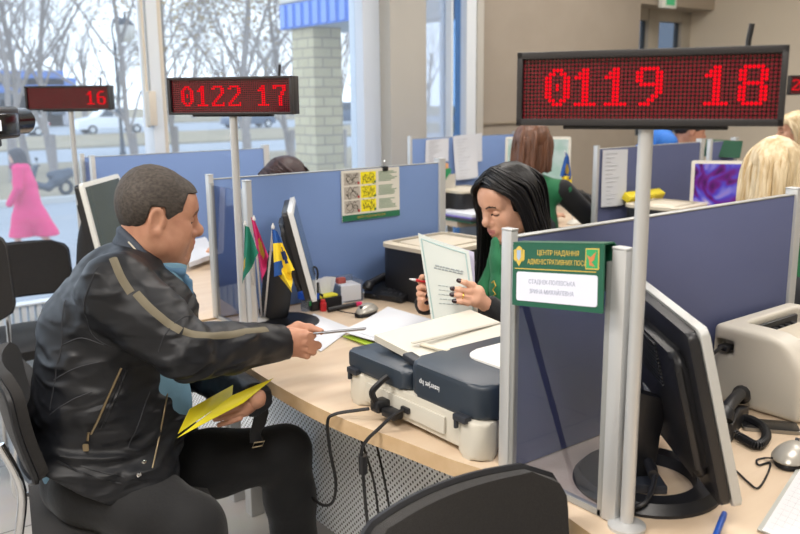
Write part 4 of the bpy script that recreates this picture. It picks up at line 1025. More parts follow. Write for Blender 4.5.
rbox(f, (.03, -.015, .20), (.25, .175, .10), .010, .003, 'sub')
rbox(f, (-.16, .088, .145), (.06, .05, .036), .004, .002, 'sub')
f.half((0, 0, .001), (0, 0, -1))
mesh_obj('body', [f.mesh(3)], [PRB], o)
b = nb(); box(b, (.03, .064, .165), (.21, .012, .04), .004); 
for k in range(5): box(b, (-.02+.03*k, .054, .160), (.012, .02, .02), .003)
obj('exit_rollers', b, BLACK, o)
b = nb(); box(b, (-.168, .082, .145), (.034, .028, .014), .003); obj('power_plug', b, BLACK, o)
b = nb(); box(b, (.045, -.02, .158), (.17, .13, .006), .002, rot=Matrix.Rotation(.12, 3, 'X')); obj('output_tray', b, TOPC, o)
b = nb(); tube(b, [(.10+.014*math.cos(k*PI/8), -.121, .06+.022*math.sin(k*PI/8)) for k in range(16)], .0015, 5, closed=True); obj('button_ring', b, DGREY, o)
cable([(1.859, 1.102, .896), (1.835, 1.104, .896), (1.808, 1.108, .88), (1.812, 1.115, .862), (1.845, 1.125, .82), (1.85, 1.13, .757)], .0045, 'short black plug lead behind the cream printer')
phone((1.715, 1.06), PI+.35, 'black desk phone between the big monitor and the cream printer')
b = nb()
o = thing('mobile_phone', 'black mobile phone with a steel rim lying beside the coiled cord', 'mobile phone', (1.795, .938, DZ), math.radians(-52))
b = nb(); prism(b, rrect(.125, .062, .009), 0, .0085, bev=.001); obj('rim', b, mat('steel_rim', '#8d8b86', .3, .8), o)
b = nb(); prism(b, rrect(.122, .059, .008), .0084, .0096, bev=.0006); obj('glass_face', b, BLACKG, o)
c1 = [pz(x, y, DZ+.012) for x, y in ((722, 426), (742, 438), (757, 445), (766, 438), (764, 428), (752, 420), (738, 415), (732, 410))]
c1[-1].z += .03
coil(c1, .0085, 60, 'coiled black phone cord lying in front of the mobile phone', .0026)
mouse((1.665, .815), math.radians(-165), 'silver computer mouse at the right edge of the nearest desk', 1.05)
P_ = [(1.61, .83, DZ+.016)]+[pz(x, y, DZ+.003) for x, y in ((765, 458), (757, 460), (759, 465), (770, 463), (767, 475), (758, 488), (748, 482), (735, 470), (722, 462))]
cable(P_, .0022, 'thin dark mouse cable looping on the nearest desk')
paper([(800, 470), (860, 492), (830, 560), (762, 531)], DZ+.006, 'printed table sheet in a clear sleeve at the bottom right corner', name='paper_sheet', m=mat('paper_grid', '#dcdce0', .5))
paper([(797, 469), (862, 494), (832, 562), (757, 531)], DZ+.001, 'clear plastic sleeve under the printed table sheet', name='plastic_sleeve', m=mat('sleeve', '#b9bbb6', .2), th=.002)
b = nb(); Pq = [pz(x, y, DZ+.0082) for x, y in ((800, 470), (860, 492), (830, 560), (762, 531))]
for k in range(1, 14): tube(b, [Pq[0].lerp(Pq[3], k/14).lerp(Pq[1].lerp(Pq[2], k/14), .05), Pq[0].lerp(Pq[3], k/14).lerp(Pq[1].lerp(Pq[2], k/14), .95)], .0005, 3)
for k in range(1, 9): tube(b, [Pq[0].lerp(Pq[1], k/9).lerp(Pq[3].lerp(Pq[2], k/9), .05), Pq[0].lerp(Pq[1], k/9).lerp(Pq[3].lerp(Pq[2], k/9), .95)], .0005, 3)
tb_ = [o_ for o_ in COL.objects if o_.get('label', '').startswith('printed table sheet')][0]
bmesh.ops.translate(b, verts=b.verts[:], vec=-tb_.location); obj('printed_table', b, mat('print_grey', '#b3b6bd', .8), tb_, smooth=0)
a, b_ = pz(725, 512, DZ+.006), pz(712, 545, DZ+.006)
stick(b_, a, .0058, BLU, 'blue pen lying beside the monitor foot', 'pen', 'pen')
# papers, magazines and a red-blue booklet leaning behind the monitor
R = random.Random(9)
for i, (c_, lb) in enumerate((('#c9ccd4', 'white booklet with a price tag standing behind the monitor stand'), ('#7d2f33', 'dark red booklet leaning behind the monitor stand'), ('#27304f', 'navy booklet leaning behind the monitor stand'))):
    b = nb(); box(b, (0, 0, .055), (.13, .012, .11), .001); s = solo('booklet', b, mat('booklet'+c_, c_, .5), lb, 'booklet'); bq = pz(644, 452-6*i, DZ); s.location = (bq.x, bq.y, DZ); s.rotation_euler = (0, 0, .35-.12*i)
b = nb(); tube(b, catmull([(1.36, .99, DZ+.04), (1.30, .90, DZ+.06), (1.22, .86, DZ+.03), (1.19, .90, DZ+.01)], 8), .005, 8); tube(b, [(1.315, .925, DZ+.057), (1.275, .885, DZ+.057)], .010, 10); solo('video_cable', b, BLACK, 'black video lead with a thick plug by the monitor stand', 'cable')
# ---------------------------------------------------------------- second row of desks behind
Q1Y, Q2Y = 2.79, 4.31
partition(Q2Y, 3.37, 4.34, 'blue desk screen with clipped papers under the narrow window', None, ends=True)
partition(Q1Y, 3.385, 4.30, 'blue desk screen behind the nearest pole, a list pinned to it', None, panelmat=BLUED)
def rear_desk(Y0, Y1, lab):
    o = thing('service_desk', lab, 'desk', (3.35, Y0, 0))
    w = Y1-Y0
    b = nb(); prism(b, [(0.05, w), (.05, w*.72), (.30, w*.66), (.36, w*.5), (.36, 0), (1.05, 0), (1.1, w*.5), (1.05, w)], .712, .75, bev=.003); obj('worktop', b, BIRCH, o, smooth=30)
    for x, y in ((.42, .06), (1.0, .06), (1.0, w-.06), (.1, w-.06)): obj('leg', bx(nb(), x-.025, x+.025, y-.025, y+.025, 0, .712, .003), ALU, o)
    obj('modesty_panel', bx(nb(), .96, .965, .1, w-.1, .2, .7), mat('panel_grey', '#b9bcbf', .5), o)
    return o
rear_desk(2.81, 4.285, 'birch topped desk of the brown haired worker in the second row')
rear_desk(1.30, 2.765, 'birch topped desk of the blond worker in the second row')
rear_desk(4.335, 4.93, 'short birch topped desk under the narrow window in the second row')
monitor((4.02, 3.79), 223, .95, 'pale monitor in front of the brown haired worker', w=.42, h=.30, tilt=6, screen='pale', bezel='#cfccc2', ring=False)
monitor((3.98, 2.36), 218, .885, 'monitor with a purple picture in front of the blond worker', w=.45, h=.29, tilt=6, screen='purple', bezel='#d5d1c8', ring=False)
laser((3.66, 2.55), .1, 'black printer with a cream top and yellow folder in the second row', BLACK, TOPC, .32, .30, .20)
b = nb(); box(b, (0, 0, .02), (.30, .05, .04), .004, rot=Matrix.Rotation(.5, 3, 'X')); solo('yellow_folder', b, mat('folder_yellow', '#e3d02c', .5), 'yellow folder standing behind the cream topped printer', 'folder').location = (3.72, 2.735, DZ+.215)
laser((3.62, 4.06), .0, 'black printer with a cream top under the clipped papers', BLACK, TOPC, .30, .28, .16)
def hang(Y, pp, lab, curl=.01, lines=True):
    P = [py_(x, y, Y-.018) for x, y in pp]; c = P[3]; o = thing('paper_sheet', lab, 'paper', c); b = nb(); G = []
    for i in range(9):
        v = i/8; G.append([P[0].lerp(P[1], j/6).lerp(P[3].lerp(P[2], j/6), v)-c+Vector((0, -curl*v*v*(.4+.6*math.sin(j/6*PI)), 0)) for j in range(7)])
    grid_sheet(b, G, .0008); obj('sheet', b, PAPER, o)
    if lines:
        b = nb(); n = 14
        for i in range(1, n):
            v = i/n; A = P[0].lerp(P[3], v)-c; B = P[1].lerp(P[2], v)-c; off = Vector((0, -curl*v*v-.002, 0))
            tube(b, [A.lerp(B, .12)+off, A.lerp(B, .12+.6*((i*37) % 10+4)/14)+off], .0012, 3)
        obj('print_lines', b, mat('print_grey', '#b3b6bd', .8), o, smooth=0)['kind'] = 'stuff'
    return o
hang(Q2Y, [(426, 140), (449, 138), (448, 161), (425, 163)], 'short white form clipped to the far blue screen')
hang(Q2Y, [(454, 136), (482, 133), (482, 161), (455, 164)], 'white sheet partly behind the long list on the far blue screen', .004)
hang(Q2Y-.012, [(453, 137), (477, 134), (477, 177), (455, 180)], 'long white list clipped over the top of the far blue screen', .03)
hang(Q1Y, [(603, 150), (628, 149), (625, 204), (600, 207)], 'long white list pinned to the screen behind the nearest pole', .02)
# magazine file, folders and paper pile on the far desk
o = thing('magazine_file', 'cream magazine file with green folders on the far desk', 'magazine file', (3.45, 4.12, DZ), .2)
b = nb()
for y in (-.05, .05): prism(b, [(-.12, 0), (.12, 0), (.12, .27), (.06, .27), (-.12, .12)], y-.002, y+.002, axes((0, 0, 0), (1, 0, 0), (0, 0, 1), (0, -1, 0)))
box(b, (.12, 0, .13), (.004, .1, .26)); box(b, (0, 0, .002), (.24, .1, .004)); box(b, (-.12, 0, .06), (.004, .1, .12)); obj('file_box', b, GREYP, o)
for i, (c_, hh, lb) in enumerate((('#1f8a55', .30, 'green folder upright in the cream magazine file'), ('#e0a06a', .33, 'orange folder upright in the cream magazine file'))):
    b = nb(); box(b, (0, 0, hh/2), (.21, .022, hh), .002); s = solo('folder', b, mat('folder'+c_, c_, .6), lb, 'folder'); s.location = (3.45+.006*i, 4.10+.032*i, DZ+.005); s.rotation_euler = (0, 0, .2)
R = random.Random(12)
zz = DZ
for c_, th, lb in (('#2f6b52', .012, 'dark green folder at the bottom of the paper pile'), ('#3b3f44', .014, 'grey folder in the paper pile on the far desk'), ('#7d6bc0', .008, 'purple folder in the paper pile on the far desk'), ('#d9dbe2', .02, 'white papers on top of the pile on the far desk')):
    b = nb(); box(b, (0, 0, th/2), (.22, .30, th), .001); s = solo('document_folder' if c_ != '#d9dbe2' else 'paper_stack', b, mat('pile'+c_, c_, .7), lb, 'folder' if c_ != '#d9dbe2' else 'paper'); s.location = (3.50+R.uniform(-.01, .01), 3.88+R.uniform(-.01, .01), zz+.0005); s.rotation_euler = (0, 0, R.uniform(-.12, .1)); zz += th+.001
D3 = 4.95
fb = Vector((3.86, 3.33, DZ))
flagstand(fb, [pd(565, 152, D3)], [(q4([(566, 152), (569, 157), (571, 180), (560, 176)], D3), [FB, FO], ringpat(.6, .6, 0, .25, 1), 'blue_flag'), (q4([(561, 176), (572, 176), (571, 184), (564, 182)], D3-.01), [FY], None, 'flag_tail')], 'small blue and yellow flag on the desk of the brown haired worker')
mouse((3.80, 3.02), 1.0, 'pale computer mouse under the hand of the brown haired worker')
# second row displays on poles
led((4.47, 4.28), 18, [], 'queue display on the pole behind the brown haired worker', zb=.75, shift=.13)
led((4.985, 2.44), 8, [('2', 0), ('0', 7)], 'distant red queue display at the right edge of the photo', zb=0.0, z0=1.50)
# office chairs of the workers
def office_chair(loc, rz, lab, zt=1.0):
    o = thing('office_chair', lab, 'chair', (loc[0], loc[1], 0), rz)
    b = nb(); prism(b, rrect(.46, .46, .1), .43, .50, bev=.02, seg=3); obj('seat', b, FABR, o)
    b = nb(); G = []
    for i in range(11):
        t = i/10; wd_ = .21*math.sin(min(1, t*1.6+.35)*PI/2)*(1 if t < .7 else math.sqrt(max(.15, 1-((t-.7)/.32)**2)))
        G.append([Vector((-.235-.05*t+.05*u*u, u*wd_, .56+(zt-.56)*t)) for u in [k/5-1 for k in range(11)]])
    grid_sheet(b, G, .05); obj('backrest', b, mat('chair_dark', '#2b2e33', .7), o)
    b = nb(); tube(b, [(-.1, 0, .43), (-.29, 0, .46), (-.31, 0, .7)], .02, 8); obj('back_arm', b, BLACK, o)
    b = nb(); cyl(b, (0, 0, .08), (0, 0, .43), .028); obj('column', b, BLACK, o)
    for k in range(5):
        a = 2*PI*k/5; b = nb(); tube(b, [(0, 0, .12), (.26*math.cos(a), .26*math.sin(a), .075)], [.03, .018], 8); lg = obj('leg', b, BLACK, o)
        b = nb(); c_ = Vector((.26*math.cos(a), .26*math.sin(a), .03)); cyl(b, c_+Vector((-math.sin(a)*.02, math.cos(a)*.02, 0)), c_-Vector((-math.sin(a)*.02, math.cos(a)*.02, 0)), .03, n=14); obj('caster', b, BLACK, lg)
    return o
# ================================================================ PEOPLE
def wav(seed, n=5, freq=60.0, aniso=(1, 1, 1)):
    R = np.random.RandomState(seed); K = R.normal(size=(n, 3)); K /= np.linalg.norm(K, axis=1)[:, None]; K = K*np.array(aniso); fr = freq*R.uniform(.6, 1.6, n); ph = R.uniform(0, 6.28, n)
    return lambda x, y, z: sum(np.sin((K[i, 0]*x+K[i, 1]*y+K[i, 2]*z)*fr[i]+ph[i]+1.3*np.sin((K[(i+1) % n, 0]*x+K[(i+1) % n, 1]*y+K[(i+1) % n, 2]*z)*fr[i]*.5)) for i in range(n))/n
SKIN_M = mat('skin_man', '#ba8a70', .5, var=(28, '#ad7a62'), bump=(240, .06, .002))
SKIN_W = mat('skin_woman', '#d8a88d', .48, var=(24, '#cf9d82'))
LIP_M = mat('lip_man', '#a86457', .5); LIP_W = mat('lip_woman', '#b97670', .4)
BROW = mat('brow_dark', '#3a2f2a', .8); LASH = mat('lash_black', '#191514', .6); EYEW = mat('eye_white', '#ddd6d0', .3); IRIS = mat('iris_dark', '#2c2622', .2); NAIL = mat('nail_dark', '#2a141c', .2)
def head_parts(s=1.0, fat=0.0, fem=False, neck=None, h=.0026, closed=.55, age=0):
    """head in local frame: x forward, y left, z up. returns (V,F) and a material function"""
    f = SDF((-.15, -.125, -.22), (.15, .125, .15), h)
    f.ell((-.016, 0, .038), (.094, .074, .082), .0); f.ell((-.03, 0, .03), (.078, .074, .075), .03)
    jw = .052+fat*.012-(.006 if fem else 0)
    f.ell((.030, 0, -.022), (.060, .062+fat*.008-(.004 if fem else 0), .078), .03)
    for y in (-1, 1):
        f.chain([(-.012, y*(jw+.006), -.035), (.005, y*(jw-.002), -.068), (.058, y*.020, -.098)], [.020, .020, .017], .035)
        f.ell((.050, y*.046, -.022), (.026, .018, .022), .025)                     # cheekbone
        f.ell((.045, y*(.040+fat*.006), -.055), (.028, .020+fat*.006, .030), .03)  # cheek
        f.cone((.066, y*.042, .022), (.083, y*.010, .026), .010 if fem else .013, .011 if fem else .013, .018)  # brow ridge
    f.ell((.066, 0, -.094), (.020 if fem else .022, .024, .019 if fem else .021), .025)
    f.ell((.062, 0, .050), (.026, .052, .034), .035)                               # forehead
    if fat: f.ell((.030, 0, -.108), (.045, .050, .022), .04)                        # under chin
    for y in (-1, 1): f.ell((.090, y*.031, .004), (.020, .017, .0125), .012, 'sub')
    nl = .016 if not fem else .012
    f.chain([(.079, 0, .020), (.089, 0, .002), (.098+nl*.55, 0, -.024), (.099+nl*.5, 0, -.030)], [.0075, .0085, .0105, .0115 if not fem else .0095], .014)
    for y in (-1, 1): f.ell((.091, y*(.0125 if not fem else .010), -.034), (.011, .0085, .008), .008)
    f.ell((.088, 0, -.062), (.012, .024, .018), .018)
    f.chain([(.080, -.022, -.060), (.094, -.006, -.0565), (.094, .006, -.0565), (.080, .022, -.060)], [.0035, .0062, .0062, .0035], .005)
    f.chain([(.079, -.020, -.063), (.0915, 0, -.0705), (.079, .020, -.063)], [.0035, .0078, .0035], .005)
    f.chain([(.088, -.020, -.0635), (.0995, 0, -.0640), (.088, .020, -.0635)], [.0016, .0018, .0016], .003, op='sub')
    for y in (-1, 1):
        f.ell((.0715, y*.031, .002), (.0145, .0165, .0135), .004)                   # lidded eye
        f.chain([(.0780, y*.044, -.0035), (.0868, y*.031, -.0055), (.0830, y*.018, -.0035)], [.0016, .0020, .0016], .002, op='sub')
    # ears
    for y in (-1, 1):
        c = np.array((-.014, y*(.083 if not fem else .077), -.004)); f.cone((-.004, y*.070, -.004), c, .016, .014, .008); f.ell(c, (.0215, .0085, .036), .006, R=((1, 0, 0), (0, 1, 0), (0, 0, 1)))
        f.ell(c+np.array((.001, y*.0085, .004)), (.0125, .0075, .023), .004, 'sub'); f.ell(c+np.array((.006, y*.001, -.029)), (.010, .007, .010), .006)
        f.cone(c+np.array((.016, 0, .006)), c+np.array((.017, 0, -.010)), .005, .005, .006)
    n0, n1, nr0, nr1 = neck or ((-.022, 0, -.055), (-.050, 0, -.19), .058+fat*.010, .064+fat*.012)
    f.cone(n0, n1, nr0, nr1, .03)
    V, Fq = f.mesh(2)
    def mf_(c):
        c = c/s; x, y, z = c[:, 0], np.abs(c[:, 1]), c[:, 2]; k = np.zeros(len(c), int)
        k[(x > .080) & (y < .0215-(0.0)) & (np.abs(z+.0635-.003*(y/.02)) < .0115-.0055*(y/.0215)**1.5)] = 1
        bz = .0235+.006*np.sin(np.clip((y-.012)/.036, 0, 1)*PI)-(.004 if not fem else 0)*(y > .03)
        k[(x > .045) & (y > .011) & (y < .047) & (np.abs(z-bz) < (.0030 if fem else .0040))] = 2
        k[(x > .055) & (y > .0155) & (y < .046) & (np.abs(z-(-.0055+.0025*((y-.031)/.015)**2)) < (.0024 if fem else .0027))] = 3
        return k
    return (V*s, Fq), mf_
def Tm(o, az, pitch=0.0, roll=0.0):
    """frame: x forward at azimuth az (deg clockwise from +Y), y left, z up; pitch>0 nods down"""
    a = math.radians(90-az)
    return Matrix.Translation(o) @ Matrix.Rotation(a, 4, 'Z') @ Matrix.Rotation(math.radians(pitch), 4, 'Y') @ Matrix.Rotation(math.radians(roll), 4, 'X')
def tf(p, T):
    T = np.array(T); return (p[0]@T[:3, :3].T+T[:3, 3], p[1])
def person(label, loc, group=None): 
    return label, loc
def surf(o, W=True):
    me = o.data; M = o.matrix_world.copy() if o.parent is None else (Matrix.Translation(root_of(o).location) @ o.matrix_local)
    return BVHTree.FromPolygons([M @ v.co for v in me.vertices], [tuple(p.vertices) for p in me.polygons])
def ribbon(b, bv, pts, width, lift=.0015, n=6, taper=None):
    """strip lying on the surface bv along world points"""
    P = catmull(pts, n); Q = []
    for p in P:
        l, nn, _, _ = bv.find_nearest(p); Q.append((l, nn))
    rows = []
    for i, (p, nn) in enumerate(Q):
        t = Q[min(i+1, len(Q)-1)][0]-Q[max(i-1, 0)][0]; s = nn.cross(t).normalized(); row = []
        for q in (-1, -.5, 0, .5, 1):
            w = p+s*width*.5*q; l, n2, _, _ = bv.find_nearest(w); row.append(b.verts.new(l+n2*lift*(1 if abs(q) < 1 else .2)))
        rows.append(row)
    for A, B in zip(rows, rows[1:]):
        for j in range(4): b.faces.new((A[j], A[j+1], B[j+1], B[j]))
    return b
def hit(bv, x, y):
    l, n, i, d = bv.ray_cast(CAMP, ray(x, y).normalized()); return l, n
def finger(f, pts, r0, r1, k=.004):
    n = len(pts); f.chain(pts, [r0+(r1-r0)*i/(n-1) for i in range(n)], k)
def body_mesh(name, label, parts, mats, loc, matfn=None, group=None):
    T = Matrix.Translation(-Vector(loc)); o = mesh_obj(name, [tf(p, T) for p in parts], mats, matfn=(lambda c: matfn(c+np.array(loc))) if matfn else None)
    o.location = loc; return tag(o, label, 'person', group)
def child(name, parts, mats, par, matfn=None, label=None):
    loc = np.array(root_of(par).location); T = Matrix.Translation(-root_of(par).location)
    o = mesh_obj(name, [tf(p, T) for p in parts], mats if isinstance(mats, list) else [mats], par, matfn=(lambda c: matfn(c+loc)) if matfn else None)
    if label: o['label'] = label
    return o
# ---------------------------------------------------------------- the seated man
AZ = 105.0; FV = Vector((math.sin(math.radians(AZ)), math.cos(math.radians(AZ)), 0)); RV = Vector((math.cos(math.radians(AZ)), -math.sin(math.radians(AZ)), 0))
MO = pd(112, 400, 2.25)
def mf(x, y, r):                   # point on the pixel's ray at lateral offset r from the man's middle plane
    rr = ray(x, y); return CAMP+rr*(((MO-CAMP).dot(RV)+r)/rr.dot(RV))
def mp(f_, r, z): return Vector((MO.x, MO.y, 0))+FV*f_+RV*r+Vector((0, 0, z))
hips = mf(100, 478, 0); chest = mf(108, 330, 0); upch = mf(120, 292, 0)
Rsh, Rel, Rwr = mf(118, 292, .185), mf(186, 352, .30), mf(281, 343, .16)
Lsh, Lel, Lwr = mf(130, 292, -.185), mf(196, 368, -.25), pd(256, 399, 2.23)
Rhip, Lhip = mf(92, 486, .11), mf(118, 478, -.10)
Rkn, Lkn = mf(192, 526, .26), mf(284, 452, -.06)
Ran, Lan = Rkn+FV*.08+Vector((0, 0, -.42)), Lkn+FV*.03+Vector((0, 0, -.46))
Ran.z = Lan.z = .09
hd = mf(157, 216, 0); THM = Tm(hd, AZ-2, 10)
(hV, hF), hm = head_parts(1.045, 1.0, False, age=1)
def short_skull(V):
    V = V.copy(); m_ = V[:, 0] < -.03; V[m_, 0] = -.03+(V[m_, 0]+.03)*.84; return V
hV = short_skull(hV); head_w = tf((hV, hF), THM)
# body under the clothes + hands
lo = np.minimum.reduce([np.array(p) for p in (hips, Rel, Ran, Lan, Rkn)])-.2; hi = np.maximum.reduce([np.array(p) for p in (Lkn, Lwr, Lel, upch, Lan)])+.22
fb_ = SDF(lo, hi, .011)
fb_.chain([hips, chest, upch], [.13, .13, .11], .08); fb_.cone(Rsh, Lsh, .05, .05, .06)
for a, b_, c, d in ((Rsh, Rel, Rwr, 0), (Lsh, Lel, Lwr, 0)): fb_.chain([a, b_, c], [.045, .038, .028], .02)
for a, b_, c in ((Rhip, Rkn, Ran), (Lhip, Lkn, Lan)): fb_.chain([a, b_, c], [.065, .048, .036], .02)
fb_.cone(upch, hd+Vector((0, 0, -.1)), .055, .055, .04)
# right hand pinching the booklet
def hp(x, y, d): return np.array(pd(x, y, d))
dR = (Rwr-CAMP).dot(RC @ Vector((0, 0, -1)))
hR = SDF(np.array(Rwr)-.06, np.array(Rwr)+np.array((.19, .13, .11)), .0026)
hR.chain([hp(274, 345, dR), hp(288, 342, dR)], [.028, .030], .02)
hR.chain([hp(286, 336, dR-.006), hp(304, 335, dR-.004)], [.022, .016], .02); hR.chain([hp(287, 345, dR), hp(304, 344, dR)], [.022, .016], .02); hR.chain([hp(287, 350, dR+.01), hp(301, 351, dR+.008)], [.017, .013], .02)
finger(hR, [hp(302, 335, dR-.010), hp(316, 336.5, dR-.014), hp(328, 337.5, dR-.002)], .0115, .0085)       # index
finger(hR, [hp(302, 342, dR-.008), hp(317, 344, dR-.012), hp(318, 345.5, dR+.014), hp(310, 346, dR+.022)], .0112, .009)
finger(hR, [hp(300, 348, dR-.002), hp(313, 350.5, dR-.006), hp(313, 352, dR+.016), hp(305, 351, dR+.024)], .0108, .0085)
finger(hR, [hp(297, 353, dR+.006), hp(307, 355.5, dR+.004), hp(307, 356, dR+.020), hp(300, 355, dR+.026)], .0095, .0078)
finger(hR, [hp(288, 331, dR+.014), hp(298, 326, dR+.020), hp(310, 328, dR+.020), hp(321, 331.5, dR+.012)], .0135, .009, .008)  # thumb on top
# left hand under the folder
dL = (Lwr-CAMP).dot(RC @ Vector((0, 0, -1))); print('dL', dL, 'dR', dR, 'hips', hips, Rhip, Rkn, Lkn)
hpl = lambda x, y, d: hp(x-5, y+7, d)
hL = SDF(np.array(hpl(234, 406, dL))-.13, np.array(hpl(234, 406, dL))+.13, .0026)
hL.chain([hpl(262, 390, dL+.01), hpl(250, 399, dL)], [.024, .025], .02); hL.chain([hpl(250, 398, dL), hpl(247, 402, dL-.004)], [.022, .019], .015)
for i, (x0, y0, x1, y1, x2, y2) in enumerate(((247, 392, 238, 395, 231, 399), (248, 398, 236, 402, 225, 406), (247, 405, 234, 409, 220, 412.5), (245, 411, 234, 415, 224, 418))):
    finger(hL, [hpl(x0, y0, dL-.018), hpl(x1, y1, dL-.030), hpl(x2, y2, dL-.034)], .0092-.0004*i, .0074-.0003*i, .002)
finger(hL, [hpl(250, 396, dL+.012), hpl(240, 392, dL+.030), hpl(232, 394, dL+.034)], .012, .009)
man_loc = mp(.0, 0, 0); man_loc.z = 0
def man_mat(c):
    M = np.linalg.inv(np.array(THM)); cl = c@M[:3, :3].T+M[:3, 3]; k = hm(cl); k[np.linalg.norm(cl, axis=1) > .16] = 0; return k
man = body_mesh('person', 'seated man in a black jacket holding out a booklet and a yellow folder', [head_w, fb_.mesh(2), hR.mesh(2), hL.mesh(2)], [SKIN_M, LIP_M, mat('brow_grey', '#6a5647', .8), LASH], man_loc, man_mat)
# hair
def cap(T, s, glimit, grow=.009, seed=3, amp=.0013, h=.003, part=None):
    f = SDF((-.16, -.13, -.12), (.14, .13, .17), h); f.ell((-.016, 0, .038), (.094+grow, .074+grow, .082+grow)); f.ell((-.03, 0, .03), (.078+grow, .074+grow, .075+grow), .03); f.ell((.062, 0, .050), (.026+grow*.7, .052+grow*.7, .034+grow*.7), .035)
    w = wav(seed, 6, 260, (1, 1, .5)); f.disp(lambda x, y, z: amp*w(x, y, z))
    X, Y, Z = np.meshgrid(*f.ax, indexing='ij'); f.f = np.maximum(f.f, (glimit(X, np.abs(Y))-Z).astype(np.float32)*.8)
    V, Q = f.mesh(2); V = V*s; V = part(V) if part else V; return tf((V, Q), T)
gx = np.array([-.14, -.105, -.075, -.045, -.030, .004, .010, .040, .047, .053, .060, .088, .10]); gz = np.array([-.078, -.074, -.066, -.034, .030, .032, -.002, -.004, .004, .045, .069, .072, .076])
HAIR_M = mat('hair_greying', '#332d29', .75, var=(150, '#4a433d', 3), bump=(200, .4, .004), stretch=(.55, 1, 1))
child('hair', [cap(THM, 1.045, lambda x, y: np.interp(x-.25*np.maximum(0, .045-y)*(x > .04), gx, gz), .0065, part=short_skull)], HAIR_M, man)
# trousers
TR = mat('trouser_black', '#121316', .85, sheen=.1, bump=(60, .15, .01))
ft = SDF(lo-.02, hi+.05, .008)
ft.ell(hips+FV*.01, (.16, .17, .12), .05)
for a, b_, c in ((Rhip, Rkn, Ran), (Lhip, Lkn, Lan)):
    ft.chain([a, a.lerp(b_, .55), b_], [.098, .096, .080], .04); ft.chain([b_, b_.lerp(c, .4), c], [.080, .076, .070], .03)
ft.half((0, 0, .07), (0, 0, -1))
w = wav(5, 5, 42); ft.disp(lambda x, y, z: .0035*w(x, y, z))
child('trousers', [ft.mesh(2)], TR, man)
# shoes
for a, nm in ((Ran, 'shoe'), (Lan, 'shoe')):
    f = SDF(np.array(a)-.25, np.array(a)+.3, .006); f.chain([a+FV*-.03+Vector((0, 0, -.045)), a+FV*.10+Vector((0, 0, -.05)), a+FV*.19+Vector((0, 0, -.055))], [.042, .042, .034], .03); f.cone(a+Vector((0, 0, -.05)), a+Vector((0, 0, .0)), .042, .045, .03); f.half((0, 0, .004), (0, 0, -1))
    child(nm, [f.mesh(2)], mat('shoe_leather', '#15130f', .35), man)
# shirt
SHIRT = mat('shirt_blue', '#6f98b0', .8, bump=(70, .2, .008))
fs = SDF(lo, hi, .007)
belly = mf(128, 405, 0)
fs.ell(belly, (.17, .175, .175), .03); fs.chain([hips+Vector((0, 0, .02)), chest+FV*.03, upch+FV*.02], [.145, .145, .11], .06); fs.cone(upch+FV*.03, hd+Vector((0, 0, -.13))+FV*.0, .085, .07, .05)
fs.ell(mf(156, 318, 0), (.112, .12, .11), .05); fs.half(hd+Vector((0, 0, -.105)), Vector((.35*FV.x, .35*FV.y, 1)).normalized()); w = wav(8, 5, 50); fs.disp(lambda x, y, z: .003*w(x, y, z)); fs.half((0, 0, hips.z+.0), (0, 0, -1))
child('shirt', [fs.mesh(2)], SHIRT, man)
fc = SDF(np.array(hd)-.25, np.array(hd)+.22, .005); cz = hd+Vector((0, 0, -.160))-FV*.012
for s_ in (-1, 1):
    fc.chain([cz+FV*.05+RV*s_*.05+Vector((0, 0, .01)), cz+FV*.078+RV*s_*.028+Vector((0, 0, -.02)), cz+FV*.085+RV*s_*.045+Vector((0, 0, -.075))], [.010, .010, .006], .01)
fc.chain([cz+FV*-.05+Vector((0, 0, .045)), cz+RV*.07+Vector((0, 0, .035)), cz+FV*.06+RV*.05+Vector((0, 0, .015))], [.012]*3, .01); fc.chain([cz+FV*-.05+Vector((0, 0, .045)), cz-RV*.07+Vector((0, 0, .035)), cz+FV*.06-RV*.05+Vector((0, 0, .015))], [.012]*3, .01)
child('shirt_collar', [fc.mesh(2)], mat('shirt_collar_blue', '#567d9d', .8), man)
# jacket
JK = mat('jacket_nylon', '#17191e', .47, sheen=.0, bump=(13, .65, .025), spec=.38, stretch=(.7, .7, 1.7))
for n_ in JK.node_tree.nodes:
    if n_.type == 'TEX_NOISE': n_.noise_type = 'RIDGED_MULTIFRACTAL'; n_.inputs['Detail'].default_value = 3; n_.inputs['Distortion'].default_value = .6
fj = SDF(lo-.03, hi+.03, .0055)
fj.chain([mf(92, 492, 0), mf(96, 462, 0), mf(106, 400, 0), mf(108, 335, 0), mf(122, 290, 0)], [.16, .17, .185, .168, .13], .05)
fj.ell(mf(122, 420, 0), (.185, .20, .16), .05)
for s_ in (-1, 1):
    fj.ell(mf(98, 400, .09*s_), (.13, .13, .20), .05); fj.ell(mf(92, 470, .12*s_), (.16, .115, .13), .05); fj.ell(mf(112, 318, .10*s_), (.115, .12, .12), .05); fj.cone(mf(140, 268, .05*s_), mf(118, 290, .17*s_), .060, .088, .05)
fj.chain([Rsh, Rsh.lerp(Rel, .5)+Vector((0, 0, .0)), Rel], [.093, .086, .075], .03); fj.chain([Rel, Rel.lerp(Rwr, .45), Rwr], [.075, .066, .056], .02)
fj.chain([Lsh, Lsh.lerp(Lel, .5), Lel], [.093, .083, .07], .03); fj.chain([Lel, Lel.lerp(Lwr, .45), Lwr], [.07, .062, .053], .02)
fj.cone(mf(90, 484, .13), mf(136, 478, .145), .118, .115, .05)
fj.cone(mf(140, 395, -.18), mf(168, 440, -.19), .11, .10, .05)
for s_ in (-1, 1): fj.ell(mf(154, 316, .06*s_), (.125, .10, .115), .05)
